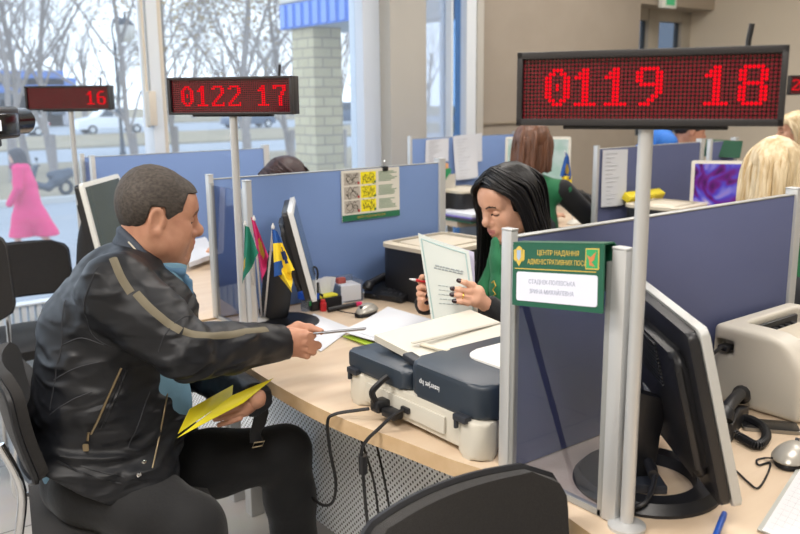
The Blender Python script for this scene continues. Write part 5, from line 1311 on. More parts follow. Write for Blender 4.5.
# folds: broad quilting on the body, tighter creases at elbow and waist
w1 = wav(21, 6, 46, (1, 1, 1.5)); w2 = wav(22, 5, 95)
ez = lambda x, y, z, c, r: np.exp(-((x-c[0])**2+(y-c[1])**2+(z-c[2])**2)/(r*r))
fj.disp(lambda x, y, z: .006*np.abs(w1(x, y, z))**.7+.0016*w2(x, y, z)+.0045*np.abs(np.sin((z*26+.6*np.sin(x*21)+.5*np.sin(y*17+2)))) *(z < chest.z+.06)
        + .006*np.sin(((x-Rel[0])*.8+(y-Rel[1])*.3-(z-Rel[2])*.9)*95+2*np.sin(z*40))*ez(x, y, z, Rel, .085) + .004*np.sin((z-hips.z)*140+2.5*np.sin(x*15+y*9))*np.exp(-((z-hips.z-.13)/.06)**2), .02)
# cuff and hem planes, open front, neck hole
fd = (Rwr-Rel).normalized(); fj.half(Rwr+fd*.004, fd, 0, np.array(Rwr)-.09, np.array(Rwr)+.12)
fdl = (Lwr-Lel).normalized(); fj.half(Lwr-fdl*.0, fdl, 0, np.array(Lwr)-.08, np.array(Lwr)+.10)
hA, hB = mf(36, 455, .1), mf(146, 504, .15); hn = (hB-hA).cross(RV).normalized(); hn = hn if hn.z < 0 else -hn
fj.half(hA, hn, .004, np.array(lo)-.03, np.array((hi[0], hi[1], Rel.z-.10)))
q = fj._blk(fj.lo, fj.lo+fj.h*fj.n, 0); sl, P = q
FF = (P[0]-MO.x)*FV.x+(P[1]-MO.y)*FV.y; RR = (P[0]-MO.x)*RV.x+(P[1]-MO.y)*RV.y; ZZ = P[2]
Z0, Z1 = hips.z-.1, upch.z+.06
t_ = np.clip((ZZ-Z0)/(Z1-Z0), 0, 1); near = .115-.058*t_
dcut = np.maximum(np.maximum(.085-.02*t_-FF, RR-near), -.12+.055*t_-RR)      # >0 outside the opening
dcut = np.maximum(dcut, FF-.30)
arm = np.minimum.reduce([np.sqrt((P[0]-c.x)**2+(P[1]-c.y)**2+(P[2]-c.z)**2) for c in [Rel.lerp(Rwr, i/8) for i in range(9)]+[Lel.lerp(Lwr, i/8) for i in range(9)]])-.085
dcut = np.maximum(dcut, .0-arm)
fj.f = np.maximum(fj.f, -dcut.astype(np.float32)); del P, FF, RR, ZZ, dcut, arm, t_, near, q
fj.cone(hd+FV*.03+Vector((0, 0, -.10)), hd+FV*.04+Vector((0, 0, .1)), .078, .12, .01, 'sub'); fj.cone(hd+FV*.03+Vector((0, 0, -.10)), upch+FV*.10+Vector((0, 0, -.02)), .07, .05, .02, 'sub')
jk = child('jacket', [fj.mesh(2)], JK, man)
bvj = surf(jk)
# stand collar with piping
DEN = mat('collar_denim', '#2e3744', .7, bump=(160, .4, .006)); BEI = mat('stripe_beige', '#6f6856', .75); PIPE = mat('piping_pale', '#b9b3a2', .6)
cpts = [mf(188, 306, .055), mf(172, 286, .082), mf(155, 265, .094), mf(138, 245, .082), mf(123, 229, .03), mf(122, 227, -.03), mf(136, 242, -.085), mf(166, 268, -.095), mf(192, 292, -.06)]
fk = SDF(np.array(hd)-.3, np.array(hd)+.28, .0045); CP = catmull(cpts, 6)
for i in range(len(CP)-1):
    fk.cone(CP[i]+Vector((0, 0, -.012)), CP[i+1]+Vector((0, 0, -.012)), .011, .011, .006); fk.cone(CP[i]+Vector((0, 0, -.045)), CP[i+1]+Vector((0, 0, -.045)), .015, .015, .02)
ck = child('jacket_collar', [fk.mesh(2)], DEN, man)
bvc = surf(ck)
b = nb(); CQ = catmull(cpts[1:5], 6); tube(b, [bvc.find_nearest(p+RV*.05+Vector((0, 0, -.024)))[0]+RV*.001 for p in CQ], .0022, 6); obj('collar_piping', b, PIPE, ck, W=True)
# beige shoulder and sleeve stripe
b = nb()
for pl in (((113, 258), (120, 275), (131, 293)), ((136, 293), (148, 306), (164, 320), (181, 331)), ((183, 331), (205, 335), (235, 334), (267, 329))):
    ribbon(b, bvj, [hit(bvj, *p)[0] or mf(p[0], p[1], .2) for p in pl], .019, .002)
bmesh.ops.transform(b, matrix=inv_of(man), verts=b.verts[:]); st = obj('sleeve_stripe', b, BEI, jk)
# pocket zip, front zip, studs, hem band
def onj(pl, lift=.002):
    out = []
    for p in pl:
        l, n = hit(bvj, *p)
        if l is not None: out.append(l+n*lift)
    return out
METAL = mat('antique_metal', '#9b8b70', .3, .9)
b = nb(); tube(b, catmull(onj([(121, 368), (114, 384), (106, 402), (98, 420), (91, 434)], .002), 6), .0032, 6); obj('pocket_zip', b, METAL, jk, W=True)
b = nb(); tube(b, catmull(onj([(126, 370), (119, 388), (110, 408), (101, 428)], .001), 6), .0045, 6); obj('pocket_flap', b, JK, jk, W=True)
l, n = hit(bvj, 88, 440); b = nb(); tube(b, [l+n*.004+Vector((.004, 0, .02)), l+n*.006], .0035, 6); s_, u_ = frame_from(n); 
Mz = axes(l+n*.005+Vector((-.005, 0, -.016)), s_, u_, n); b2 = nb(); prism(b2, rrect(.014, .018, .003), 0, .003, Mz); merge(b, b2); obj('zip_puller', b, METAL, jk, W=True)
b = nb(); tube(b, catmull(onj([(168, 385), (164, 410), (158, 440), (152, 468)], .002), 6), .0022, 6); obj('front_zip', b, METAL, jk, W=True)
for p in ((41, 454), (139, 475), (144, 462)):
    l, n = hit(bvj, *p)
    if l is None: continue
    s_, u_ = frame_from(n); b = nb(); lathe(b, [(.0062, 0), (.0062, .002), (.003, .0045), (.001, .004)], 14); bmesh.ops.transform(b, matrix=axes(l, s_, u_, n), verts=b.verts[:]); obj('stud', b, CHROME, jk, W=True)
b = nb()
for pl in ([(38, 446), (60, 462), (85, 474), (115, 482), (147, 489)], [(60, 456), (85, 467), (115, 475), (148, 481)]): tube(b, catmull(onj(pl, .0005), 6), .0022, 5)
obj('hem_seam', b, JK, jk, W=True)
SEAM = mat('seam_thread', '#2a2c32', .7)
for pl in ([(98, 268), (88, 290), (84, 312), (92, 334), (112, 347)], [(74, 266), (66, 300), (62, 335), (56, 370), (50, 410)], [(192, 316), (176, 322), (164, 336), (158, 352)], [(62, 345), (82, 338), (104, 345)], [(54, 380), (76, 368), (100, 362)], [(50, 415), (72, 400), (92, 392)], [(150, 392), (140, 420), (128, 448)]):
    q_ = onj(pl, .0003)
    if len(q_) > 2: b = nb(); tube(b, catmull([bvj.find_nearest(p)[0] for p in catmull(q_, 5)], 1), .0016, 5); obj('seam', b, SEAM, jk, W=True)
# hanging side strap with its buckle
b = nb(); G = []
for i, (x, y) in enumerate(((248, 384), (254, 398), (257, 412), (254, 424), (250, 434), (252, 443))):
    c = pd(x+5, y, 2.31+.003*i); G.append([c+RC @ Vector((s*.018*(1 if i != 4 else .8), 0, .004*s*s)) for s in (-1, -.3, .3, 1)])
grid_sheet(b, G, .004); obj('side_strap', b, JK, jk, W=True)
b = nb(); bc = pd(258, 445, 2.305); tube(b, [bc+RC @ Vector(v) for v in ((-.016, -.007, 0), (.012, -.002, 0), (.018, .010, 0), (-.010, .006, 0))], .0022, 6, closed=True); obj('strap_buckle', b, METAL, jk, W=True)
# what he holds
o = thing('booklet', 'thin dark booklet held out in the hand of the seated man', 'booklet', pd(340, 333, dR)); bk0, bk1 = pd(313, 334, dR+.002), pd(366, 329, dR+.02); d_ = (bk1-bk0); L_ = d_.length; x_ = d_.normalized(); vw = (bk0-CAMP).normalized(); y_ = (vw-x_*vw.dot(x_)+Vector((0, 0, -.04))).normalized(); y_ = (y_-x_*y_.dot(x_)).normalized(); z_ = x_.cross(y_); y_, z_ = (y_, z_) if z_.z > 0 else (y_, z_)
MB_ = axes(bk0, x_, y_, z_)
for nm, z0, z1, m_ in (('cover', .0028, .0042, mat('booklet_navy', '#23242e', .5)), ('pages', .0012, .0028, PAPER), ('cover', -.0002, .0012, mat('booklet_grey', '#5d6068', .5))):
    b = nb(); prism(b, rrect(L_, .088, .003, cx=L_/2, cy=.03), z0, z1, MB_); obj(nm, b, m_, o, W=True)
YEL = mat('folder_bright_yellow', '#ddd01c', .45)
o = thing('plastic_folder', 'bright yellow folder held half open on the lap of the seated man', 'folder', pd(225, 405, dL))
def quad_sheet(P, bend=.0, n=8):
    G = []
    nn = (P[1]-P[0]).cross(P[3]-P[0]).normalized()
    for i in range(n+1):
        v = i/n; G.append([P[0].lerp(P[1], j/n).lerp(P[3].lerp(P[2], j/n), v)+nn*bend*math.sin(PI*v) for j in range(n+1)])
    b = nb(); grid_sheet(b, G, .0012); return b
obj('back_leaf', quad_sheet([pd(178, 434, 2.07), pd(190, 409, 2.10), pd(233, 385, 2.24), pd(232, 397, 2.17)], .006), YEL, o, W=True)
obj('front_leaf', quad_sheet([pd(177, 438, 2.065), pd(231, 396, 2.165), pd(274, 378, 2.26), pd(243, 403, 2.17)], -.004), YEL, o, W=True)
# ---------------------------------------------------------------- hair made of many locks over a cap
def long_hair(T, s, hm_, roots_fn, n, spread, lim, grow=.012, lock_r=.008, seed=5, caplim=None, extra=None):
    """cap shell + hanging locks; returns bmesh in world coordinates (T: head frame, gravity = world -Z)"""
    parts = [cap(T, s, caplim, grow, seed, .0016, .0035)]
    return parts
def lock(b, pts, r, flat=.45, n=6):
    P = catmull(pts, 7); k = len(P); rr = [r*(.55+.45*min(1, i/6))*(1 if i < k*.6 else 1-.75*((i-k*.6)/(k*.4))**1.5) for i in range(k)]
    tube(b, P, rr, n, flat=flat)
def hair_locks(TY, TP, specs, seed, r=.010):
    """TY: yaw-only frame at head; TP: pitched frame. specs: list of (root, side, low, end, count, jitter) pairs to interpolate between"""
    R = random.Random(seed); b = nb()
    for A, B, cnt, jit in specs:
        for i in range(cnt):
            t = (i+R.uniform(.1, .9))/cnt; pts = []
            for q, (pa, pb) in enumerate(zip(A, B)):
                p = Vector(pa).lerp(Vector(pb), t); T = TP if q < (2 if len(A) > 3 else 1)+1 else TY
                j = jit*(.25+.75*q/len(A)); p = p+Vector((R.gauss(0, j), R.gauss(0, j), R.gauss(0, j*.6)))
                pts.append(T @ p)
            lock(b, pts, r*R.uniform(.7, 1.25))
    return b
def bm_part(b): 
    me = bpy.data.meshes.new('t'); b.to_mesh(me); b.free(); return me
def hair_child(par, caps, locks, m):
    """one hair mesh: SDF cap plus lock tubes"""
    o = child('hair', caps, m, par); b = nb(); b.from_mesh(o.data); me2 = bm_part(locks)
    b2 = nb(); b2.from_mesh(me2); bmesh.ops.recalc_face_normals(b2, faces=b2.faces[:]); bmesh.ops.transform(b2, matrix=inv_of(root_of(par)), verts=b2.verts[:])
    for f in b2.faces: f.smooth = True
    merge(b, b2); b.to_mesh(o.data); b.free(); bpy.data.meshes.remove(me2); return o
# ---------------------------------------------------------------- the clerk reading a document
WAZ = -74.0; WF = Vector((math.sin(math.radians(WAZ)), math.cos(math.radians(WAZ)), 0)); WR = Vector((math.cos(math.radians(WAZ)), -math.sin(math.radians(WAZ)), 0))
wh = pd(508, 203, 2.74); HAZ = WAZ-9; TP = Tm(wh, HAZ, 20, 0); TY = Tm(wh, HAZ, 0)
(hV, hF), hmw = head_parts(.98, 0.0, True, neck=((-.030, 0, -.05), (-.085, 0, -.16), .046, .048))
def wq(f_, r, z): return Vector((wh.x, wh.y, 0))+WF*f_+WR*r+Vector((0, 0, z))
zt = wh.z
wup, wch, whp = wq(-.10, 0, zt-.25), wq(-.12, 0, zt-.42), wq(-.12, 0, .56)
WLs, WRs = wq(-.09, -.175, zt-.235), wq(-.09, .175, zt-.235)
WLw, WRw = pd(484, 303, 2.40), pd(424, 305, 2.60); 
WLe, WRe = pd(524, 338, 2.44), wq(.05, .27, .83)
def hdp(x, y, d): return np.array(pd(x, y, d))
dl, dr = 2.37, 2.50
hl = SDF(np.array(pd(470, 296, dl))-.12, np.array(pd(470, 296, dl))+.12, .0023)
hl.chain([hdp(488, 307, dl+.02), hdp(478, 298, dl+.004)], [.020, .023], .015); hl.chain([hdp(478, 291, dl-.004), hdp(471, 290, dl-.012)], [.017, .013], .015); hl.chain([hdp(475, 301, dl-.002), hdp(468, 300, dl-.010)], [.016, .012], .015)
for i, P_ in enumerate((((472, 286), (465, 282.5), (458.5, 280.5)), ((469, 292), (460, 289.5), (452, 288.5)), ((468, 297.5), (459, 295.5), (451.5, 294.5)), ((468, 303), (461, 301.5), (454, 301)))):
    finger(hl, [hdp(P_[0][0], P_[0][1], dl-.014), hdp(P_[1][0], P_[1][1], dl-.024), hdp(P_[2][0], P_[2][1], dl-.016)], .0095, .0068, .003)
finger(hl, [hdp(480, 292, dl+.015), hdp(473, 285, dl+.025), hdp(466, 283, dl+.022)], .010, .008)
hr_ = SDF(np.array(pd(425, 292, dr))-.12, np.array(pd(425, 292, dr))+.12, .0023)
hr_.chain([hdp(424, 303, dr+.04), hdp(427, 294, dr+.02)], [.020, .022], .015)
for i, P_ in enumerate((((420, 281), (422, 277), (427, 276)), ((419, 288), (422, 287), (429, 289)), ((419, 294), (422, 294), (428, 296)), ((420, 299), (423, 300), (427, 303)))):
    finger(hr_, [hdp(427, 291+2*i, dr+.012), hdp(P_[0][0], P_[0][1], dr-.006), hdp(P_[1][0], P_[1][1], dr-.018), hdp(P_[2][0], P_[2][1], dr-.016)], .0092, .0066, .003)
finger(hr_, [hdp(428, 296, dr+.01), hdp(431, 284, dr+.0), hdp(430, 279, dr-.01)], .010, .008)
wlo = np.minimum.reduce([np.array(p) for p in (WLw, WRw, WRe, WLe, whp, WLs, WRs)])-.22; whi = np.maximum.reduce([np.array(p) for p in (WLw, WRw, whp, wup, WLe, WRe, WLs, WRs)])+.2
wlo[2] = .0
fb_ = SDF(wlo, whi, .011)
fb_.chain([whp, wch, wup], [.12, .10, .085], .06); fb_.cone(WLs, WRs, .045, .045, .05); fb_.chain([WLs, WLe, WLw], [.038, .032, .022], .02); fb_.chain([WRs, WRe, WRw], [.038, .032, .022], .02); fb_.cone(wup, wh+Vector((0, 0, -.1))-WF*.03, .05, .048, .03)
WL_hip, WR_hip = whp-WR*.09, whp+WR*.09; kn = [h_+WF*.40+Vector((0, 0, -.03)) for h_ in (WL_hip, WR_hip)]; an = [k_-WF*.02+Vector((0, 0, -.43)) for k_ in kn]
for h_, k_, a_ in zip((WL_hip, WR_hip), kn, an): fb_.chain([h_, k_, a_], [.07, .05, .035], .02)
Lr = [hdp(458.5, 280.5, dl-.022), hdp(452, 288.5, dl-.022), hdp(451.5, 294.5, dl-.022), hdp(454, 301, dl-.022), hdp(427, 276, dr-.02), hdp(429, 289, dr-.02), hdp(428, 296, dr-.02), hdp(427, 303, dr-.02)]
def wmat(c):
    M = np.linalg.inv(np.array(TP)); cl = c@M[:3, :3].T+M[:3, 3]; k = hmw(cl/1.0); k[np.linalg.norm(cl, axis=1) > .15] = 0
    for q in Lr: k[np.linalg.norm(c-q, axis=1) < .0088] = 4
    return k
wl = wq(-.1, 0, 0); wl.z = 0
wom = body_mesh('person', 'clerk with long black hair and green scarf reading a document', [tf((hV, hF), TP), fb_.mesh(2), hl.mesh(2), hr_.mesh(2)], [SKIN_W, LIP_W, mat('brow_black', '#1d1716', .7), LASH, NAIL], wl, wmat)
BLKT = mat('black_knit', '#16171a', .9, sheen=.1, bump=(120, .25, .004))
ft = SDF(wlo-.02, whi+.03, .008)
ft.chain([whp+Vector((0, 0, -.02)), wch, wup], [.145, .125, .10], .07); ft.cone(WLs, WRs, .06, .06, .06); ft.ell(wch+WF*.09+Vector((0, 0, .07)), (.06, .12, .07), .05)
ft.chain([WLs, WLe, WLw], [.058, .048, .033], .02); ft.chain([WRs, WRe, WRw], [.058, .048, .033], .02)
for a_, b_ in ((WLe, WLw), (WRe, WRw)): d_ = (b_-a_).normalized(); ft.half(b_-d_*.004, d_, 0, np.array(b_)-.07, np.array(b_)+.07)
w = wav(31, 5, 55); ft.disp(lambda x, y, z: .003*w(x, y, z)); ft.half((0, 0, whp.z-.06), (0, 0, -1)); child('sweater', [ft.mesh(2)], BLKT, wom)
ft = SDF(wlo-.02, whi, .009)
for h_, k_, a_ in zip((WL_hip, WR_hip), kn, an): ft.chain([h_, k_, a_], [.10, .075, .055], .03)
ft.half((0, 0, .06), (0, 0, -1)); child('trousers', [ft.mesh(2)], TR, wom)
for a_ in an:
    f = SDF(np.array(a_)-.22, np.array(a_)+.26, .007); f.chain([a_+Vector((0, 0, -.06)), a_+WF*.15+Vector((0, 0, -.07))], [.036, .028], .02); f.half((0, 0, .005), (0, 0, -1)); child('shoe', [f.mesh(2)], MATS['shoe_leather'], wom)
GREENV = mat('uniform_green', '#12683f', .75, bump=(90, .25, .005), sheen=.1)
fg = SDF(wlo, whi, .006)
nk = wh-WF*.055+Vector((0, 0, -.150))
ringp = [nk+WF*.075*math.cos(a)+WR*.07*math.sin(a)+Vector((0, 0, -.012*math.cos(a))) for a in [i*PI/6 for i in range(13)]]
for i in range(12): fg.cone(ringp[i], ringp[i+1], .022, .022, .015)
fg.chain([pd(495, 243, 2.60), pd(496, 262, 2.585), pd(497, 290, 2.57), pd(499, 322, 2.56)], [.022, .026, .030, .032], .02, flat=(WF, .5))
fg.chain([nk+WF*.08+WR*.03, nk+WF*.12+WR*.05+Vector((0, 0, -.15)), nk+WF*.10+WR*.05+Vector((0, 0, -.32))], [.022, .028, .032], .02, flat=(WF, .45))
w = wav(41, 4, 80); fg.disp(lambda x, y, z: .0025*w(x, y, z)); scf = child('scarf', [fg.mesh(2)], GREENV, wom)
bvs = surf(scf); b = nb(); P_ = [hit(bvs, *p) for p in ((489, 279), (498, 277), (498.5, 300), (489.5, 302))]
if all(p[0] is not None for p in P_): tube(b, [p[0]+p[1]*.001 for p in P_], .0016, 5, closed=True)
P2_ = [hit(bvs, *p) for p in ((492, 283), (494, 281), (496, 286), (493, 290), (496, 294), (491, 298))]
if all(p[0] is not None for p in P2_): tube(b, [p[0]+p[1]*.001 for p in P2_], .0022, 5)
if len(b.verts): obj('gold_emblem', b, FO, scf, W=True)
# ring on her finger
b = nb(); c = Vector(hdp(462, 295.7, dl-.021)); ax = (Vector(hdp(459, 295.5, dl-.024))-Vector(hdp(468, 297.5, dl-.014))).normalized(); s_, u_ = frame_from(ax); tube(b, [c+s_*.0098*math.cos(k*PI/8)+u_*.0098*math.sin(k*PI/8) for k in range(16)], .0022, 6, closed=True); obj('ring', b, mat('gold', '#d8b25a', .25, 1.0), wom, W=True)
HB = mat('hair_black', '#0c0b0d', .45, bump=(120, .5, .004), stretch=(1, 1, .06), spec=.35)
capl = lambda x, y: np.where(x > .035, .066+.9*np.maximum(x-.05, 0)+.35*np.maximum(0, .03-np.abs(y-.0))*0, np.where(x > -.01, -.02, -.10))
L_spec = [(((.066, -.006, .108), (.064, .054, .088), (.030, .088, .02), (-.025, .100, -.14), (-.06, .12, -.30)), ((.02, -.004, .134), (.015, .070, .095), (-.015, .095, .02), (-.075, .105, -.16), (-.10, .125, -.36)), 34, .006),
          (((.02, -.004, .134), (.01, .068, .10), (-.03, .092, .03), (-.08, .110, -.15), (-.11, .14, -.38)), ((-.07, 0, .115), (-.105, .045, .07), (-.118, .05, .0), (-.15, .05, -.18), (-.17, .06, -.42)), 40, .007),
          (((-.07, 0, .115), (-.105, .045, .07), (-.118, .05, .0), (-.15, .05, -.18), (-.17, .06, -.42)), ((-.07, 0, .115), (-.105, -.045, .07), (-.118, -.05, .0), (-.14, -.06, -.18), (-.15, -.06, -.40)), 26, .007),
          (((.078, -.004, .105), (.085, -.045, .08), (.062, -.084, .02), (.045, -.098, -.10), (.055, -.105, -.33)), ((.02, -.004, .134), (.015, -.070, .095), (-.005, -.093, .02), (-.03, -.105, -.14), (-.02, -.13, -.38)), 36, .006),
          (((.02, -.004, .134), (.01, -.068, .10), (-.03, -.092, .03), (-.06, -.110, -.15), (-.07, -.13, -.38)), ((-.07, 0, .115), (-.105, -.045, .07), (-.118, -.05, .0), (-.14, -.06, -.18), (-.15, -.06, -.40)), 24, .007)]
hair_child(wom, [cap(TP, .98, capl, .011, 9, .0012, .0035)], hair_locks(TY, TP, [(a_, b_, int(c_*1.9), d_) for a_, b_, c_, d_ in L_spec], 17, .0085), HB)
# her document and pen
dp = thing('document', 'pale printed document held up by the clerk with long black hair', 'document', pd(450, 290, 2.42))
PAPD = mat('document_paper', '#d7dfdb', .75)
def doc(corners, bend, name, m, n=10):
    A, B, C_, D_ = corners; G = []; nn = (B-A).cross(D_-A).normalized()
    for i in range(n+1):
        v = i/n; G.append([A.lerp(B, j/n).lerp(D_.lerp(C_, j/n), v)+nn*bend*math.sin(PI*j/n)*(1-.35*v) for j in range(n+1)])
    b = nb(); grid_sheet(b, G, .0007); return obj(name, b, m, dp, W=True), G
d0 = 2.41
fsht, G = doc([pd(418, 233, d0+.07), pd(469, 251, d0), pd(479, 326, d0-.01), pd(433, 330, d0+.05)], -.016, 'front_sheet', PAPD)
doc([pd(419, 234, d0+.085), pd(474, 252, d0+.02), pd(476, 322, d0+.012), pd(436, 328, d0+.07)], -.012, 'back_sheet', mat('lilac_paper', '#cfcbe2', .75))
def gp(G, u, v):
    n = len(G)-1; i = min(int(v*n), n-1); j = min(int(u*n), n-1); a = v*n-i; c = u*n-j
    p = G[i][j].lerp(G[i][j+1], c).lerp(G[i+1][j].lerp(G[i+1][j+1], c), a); return p+(CAMP-p).normalized()*.0012
b = nb()
for k in range(4): u0, v0, u1, v1 = ((.06, .05, .93, .05), (.93, .05, .93, .95), (.06, .05, .06, .95), (.06, .95, .93, .95))[k]; tube(b, [gp(G, u0+(u1-u0)*q/10, v0+(v1-v0)*q/10) for q in range(11)], .0018, 4)
obj('printed_border', b, mat('border_teal', '#a9c6c6', .8), fsht, W=True, smooth=0)
b = nb(); R = random.Random(2)
for v in (.30, .33, .52, .57, .62, .67, .72): 
    u = R.uniform(.2, .3)
    while u < .8: du = R.uniform(.03, .09); tube(b, [gp(G, u, v), gp(G, min(u+du, .85), v)], .0022 if v < .4 else .0012, 4); u += du+.02
obj('print_lines', b, mat('print_pale_grey', '#9fa9ac', .8), fsht, W=True, smooth=0)['kind'] = 'stuff'
a, b_ = pd(433, 283, dr-.01), pd(409, 279, dr-.02)
o = thing('pen', 'red pen with a silver tip in the fingers of the reading clerk', 'pen', a)
bb = nb(); cyl(bb, a, a.lerp(b_, .72), .0042, n=10); obj('barrel', bb, RED, o, W=True)
bb = nb(); tube(bb, [a.lerp(b_, .72), a.lerp(b_, .85), b_], [.0042, .0036, .001], 10); obj('tip', bb, mat('pen_silver', '#c9cbd0', .3, .6), o, W=True)
office_chair((wl.x+.02, wl.y-.02), math.radians(90-WAZ), 'dark office chair under the clerk with long black hair', .95)
# ---------------------------------------------------------------- people further back
def sitter(label, o, az, pitch, hs, skin, hairm, top, sleeve, hand_targets=None, fem=True, caps=None, locks=None, lean=.06, shoulder=.17, vest=True, legs=True, standing=False, group=None, upo=(.04, .25)):
    o = Vector(o); T = Tm(o, az, pitch); Ty = Tm(o, az, 0); f_ = Vector((math.sin(math.radians(az)), math.cos(math.radians(az)), 0)); r_ = Vector((math.cos(math.radians(az)), -math.sin(math.radians(az)), 0))
    (v, q), hm_ = head_parts(hs, 0 if fem else .4, fem, h=.004)
    z = o.z; up = o-f_*upo[0]+Vector((0, 0, -upo[1])); ch = o-f_*(lean*1.2+upo[0]-.04)+Vector((0, 0, -.17-upo[1])); hp_ = Vector((o.x-f_.x*(lean*2+upo[0]-.04), o.y-f_.y*(lean*2+upo[0]-.04), .56 if not standing else z-.75))
    Ls, Rs = up-r_*shoulder+Vector((0, 0, .02)), up+r_*shoulder+Vector((0, 0, .02))
    ht = hand_targets or [hp_+f_*.30-r_*.14+Vector((0, 0, .20)), hp_+f_*.30+r_*.14+Vector((0, 0, .20))]
    els = []
    for s_, h_, sg in ((Ls, ht[0], -1), (Rs, ht[1], 1)):
        m_ = s_.lerp(Vector(h_), .5); els.append(m_+r_*sg*.07+Vector((0, 0, -.10))-f_*.03)
    pts = [up, ch, hp_, Ls, Rs, Vector(ht[0]), Vector(ht[1])]+els; l_ = np.min([np.array(p) for p in pts], 0)-.2; h_ = np.max([np.array(p) for p in pts], 0)+.25; l_[2] = 0
    fr = SDF(l_-f_*0-.35, h_+.35, .014); fr.chain([hp_, ch, up], [.12, .11, .09], .06); fr.cone(Ls, Rs, .045, .045, .05); fr.cone(up, o+Vector((0, 0, -.1))-f_*.03, .05, .05, .03)
    for s_, e_, hh in ((Ls, els[0], ht[0]), (Rs, els[1], ht[1])): fr.chain([s_, e_, Vector(hh)], [.04, .034, .026], .02)
    if not standing: kk = [hp_+r_*.09*s+f_*.40+Vector((0, 0, -.03)) for s in (-1, 1)]; aa = [Vector((k.x, k.y, .08)) for k in kk]
    else: kk = [hp_+r_*.08*s+Vector((0, 0, -.42)) for s in (-1, 1)]; aa = [Vector((k.x, k.y, .08)) for k in kk]
    for s, k, a in zip((-1, 1), kk, aa): fr.chain([hp_+r_*.09*s, k, a], [.07, .05, .035], .02)
    parts = [tf((v, q), T), fr.mesh(2)]
    for e_, hh, sg in ((els[0], Vector(ht[0]), 1), (els[1], Vector(ht[1]), -1)):
        d = (hh-e_).normalized(); sd = d.cross(Vector((0, 0, 1))).normalized(); hs_ = SDF(np.array(hh)-.16, np.array(hh)+.2, .005); hs_.chain([hh, hh+d*.05, hh+d*.085], [.022, .030, .026], .02, flat=(Vector((0, 0, 1)), .55))
        for k in range(4): base = hh+d*.085+sd*(-.027+.018*k); hs_.chain([base, base+d*.035+Vector((0, 0, .004)), base+d*(.066-.008*abs(k-1.4))+Vector((0, 0, -.010))], [.0095, .009, .0075], .004)
        tb = hh+d*.03+sd*sg*-.03; hs_.chain([tb, tb+d*.03-sd*sg*.018, tb+d*.058-sd*sg*.02], [.011, .010, .008], .006); parts.append(hs_.mesh(1))
    loc = Vector((hp_.x, hp_.y, 0))
    def mm(c):
        M = np.linalg.inv(np.array(T)); cl = c@M[:3, :3].T+M[:3, 3]; k = hm_(cl); k[np.linalg.norm(cl, axis=1) > .15] = 0; return k
    p = body_mesh('person', label, parts, [skin, LIP_W if fem else LIP_M, BROW, LASH], loc, mm, group)
    ft = SDF(l_-.03, h_+.03, .011); ft.chain([hp_, ch, up], [.15, .14, .11], .07); ft.cone(Ls, Rs, .062, .062, .06)
    sl_m = SDF(l_-.03, h_+.03, .011) if sleeve is not None else ft
    for s_, e_, hh in ((Ls, els[0], Vector(ht[0])), (Rs, els[1], Vector(ht[1]))):
        sl_m.chain([s_, e_, hh], [.062, .052, .036], .02); d = (hh-e_).normalized(); sl_m.half(hh, d, 0, np.array(hh)-.08, np.array(hh)+.08)
    w = wav(61, 5, 45); ft.disp(lambda x, y, z_: .005*w(x, y, z_)); ft.half((0, 0, hp_.z-.05), (0, 0, -1)); ft.cone(o+Vector((0, 0, -.1)), o+Vector((0, 0, .1)), .07, .12, .01, 'sub')
    child('vest' if sleeve is not None else 'shirt', [ft.mesh(2)], top, p)
    if sleeve is not None: child('sleeves', [sl_m.mesh(2)], sleeve, p)
    ft = SDF(l_-.3, h_+.3, .014)
    for s, k, a in zip((-1, 1), kk, aa): ft.chain([hp_+r_*.09*s, k, a], [.105, .08, .06], .03)
    ft.half((0, 0, .05), (0, 0, -1)); child('trousers', [ft.mesh(1)], TR, p)
    for a in aa: f = SDF(np.array(a)-.24, np.array(a)+.28, .01); f.chain([a+Vector((0, 0, -.04)), a+f_*.15+Vector((0, 0, -.045))], [.042, .034], .02); f.half((0, 0, .005), (0, 0, -1)); child('shoe', [f.mesh(1)], MATS['shoe_leather'], p)
    if locks: hair_child(p, [cap(T, hs, caps, .012, 9, .0014, .005)], hair_locks(Ty, T, [(a_, b_, int(c_*1.6), d_) for a_, b_, c_, d_ in locks], 23, .010), hairm)
    else: child('hair', [cap(T, hs, caps, .010, 9, .0016, .004)], hairm, p)
    return p, f_, r_, hp_
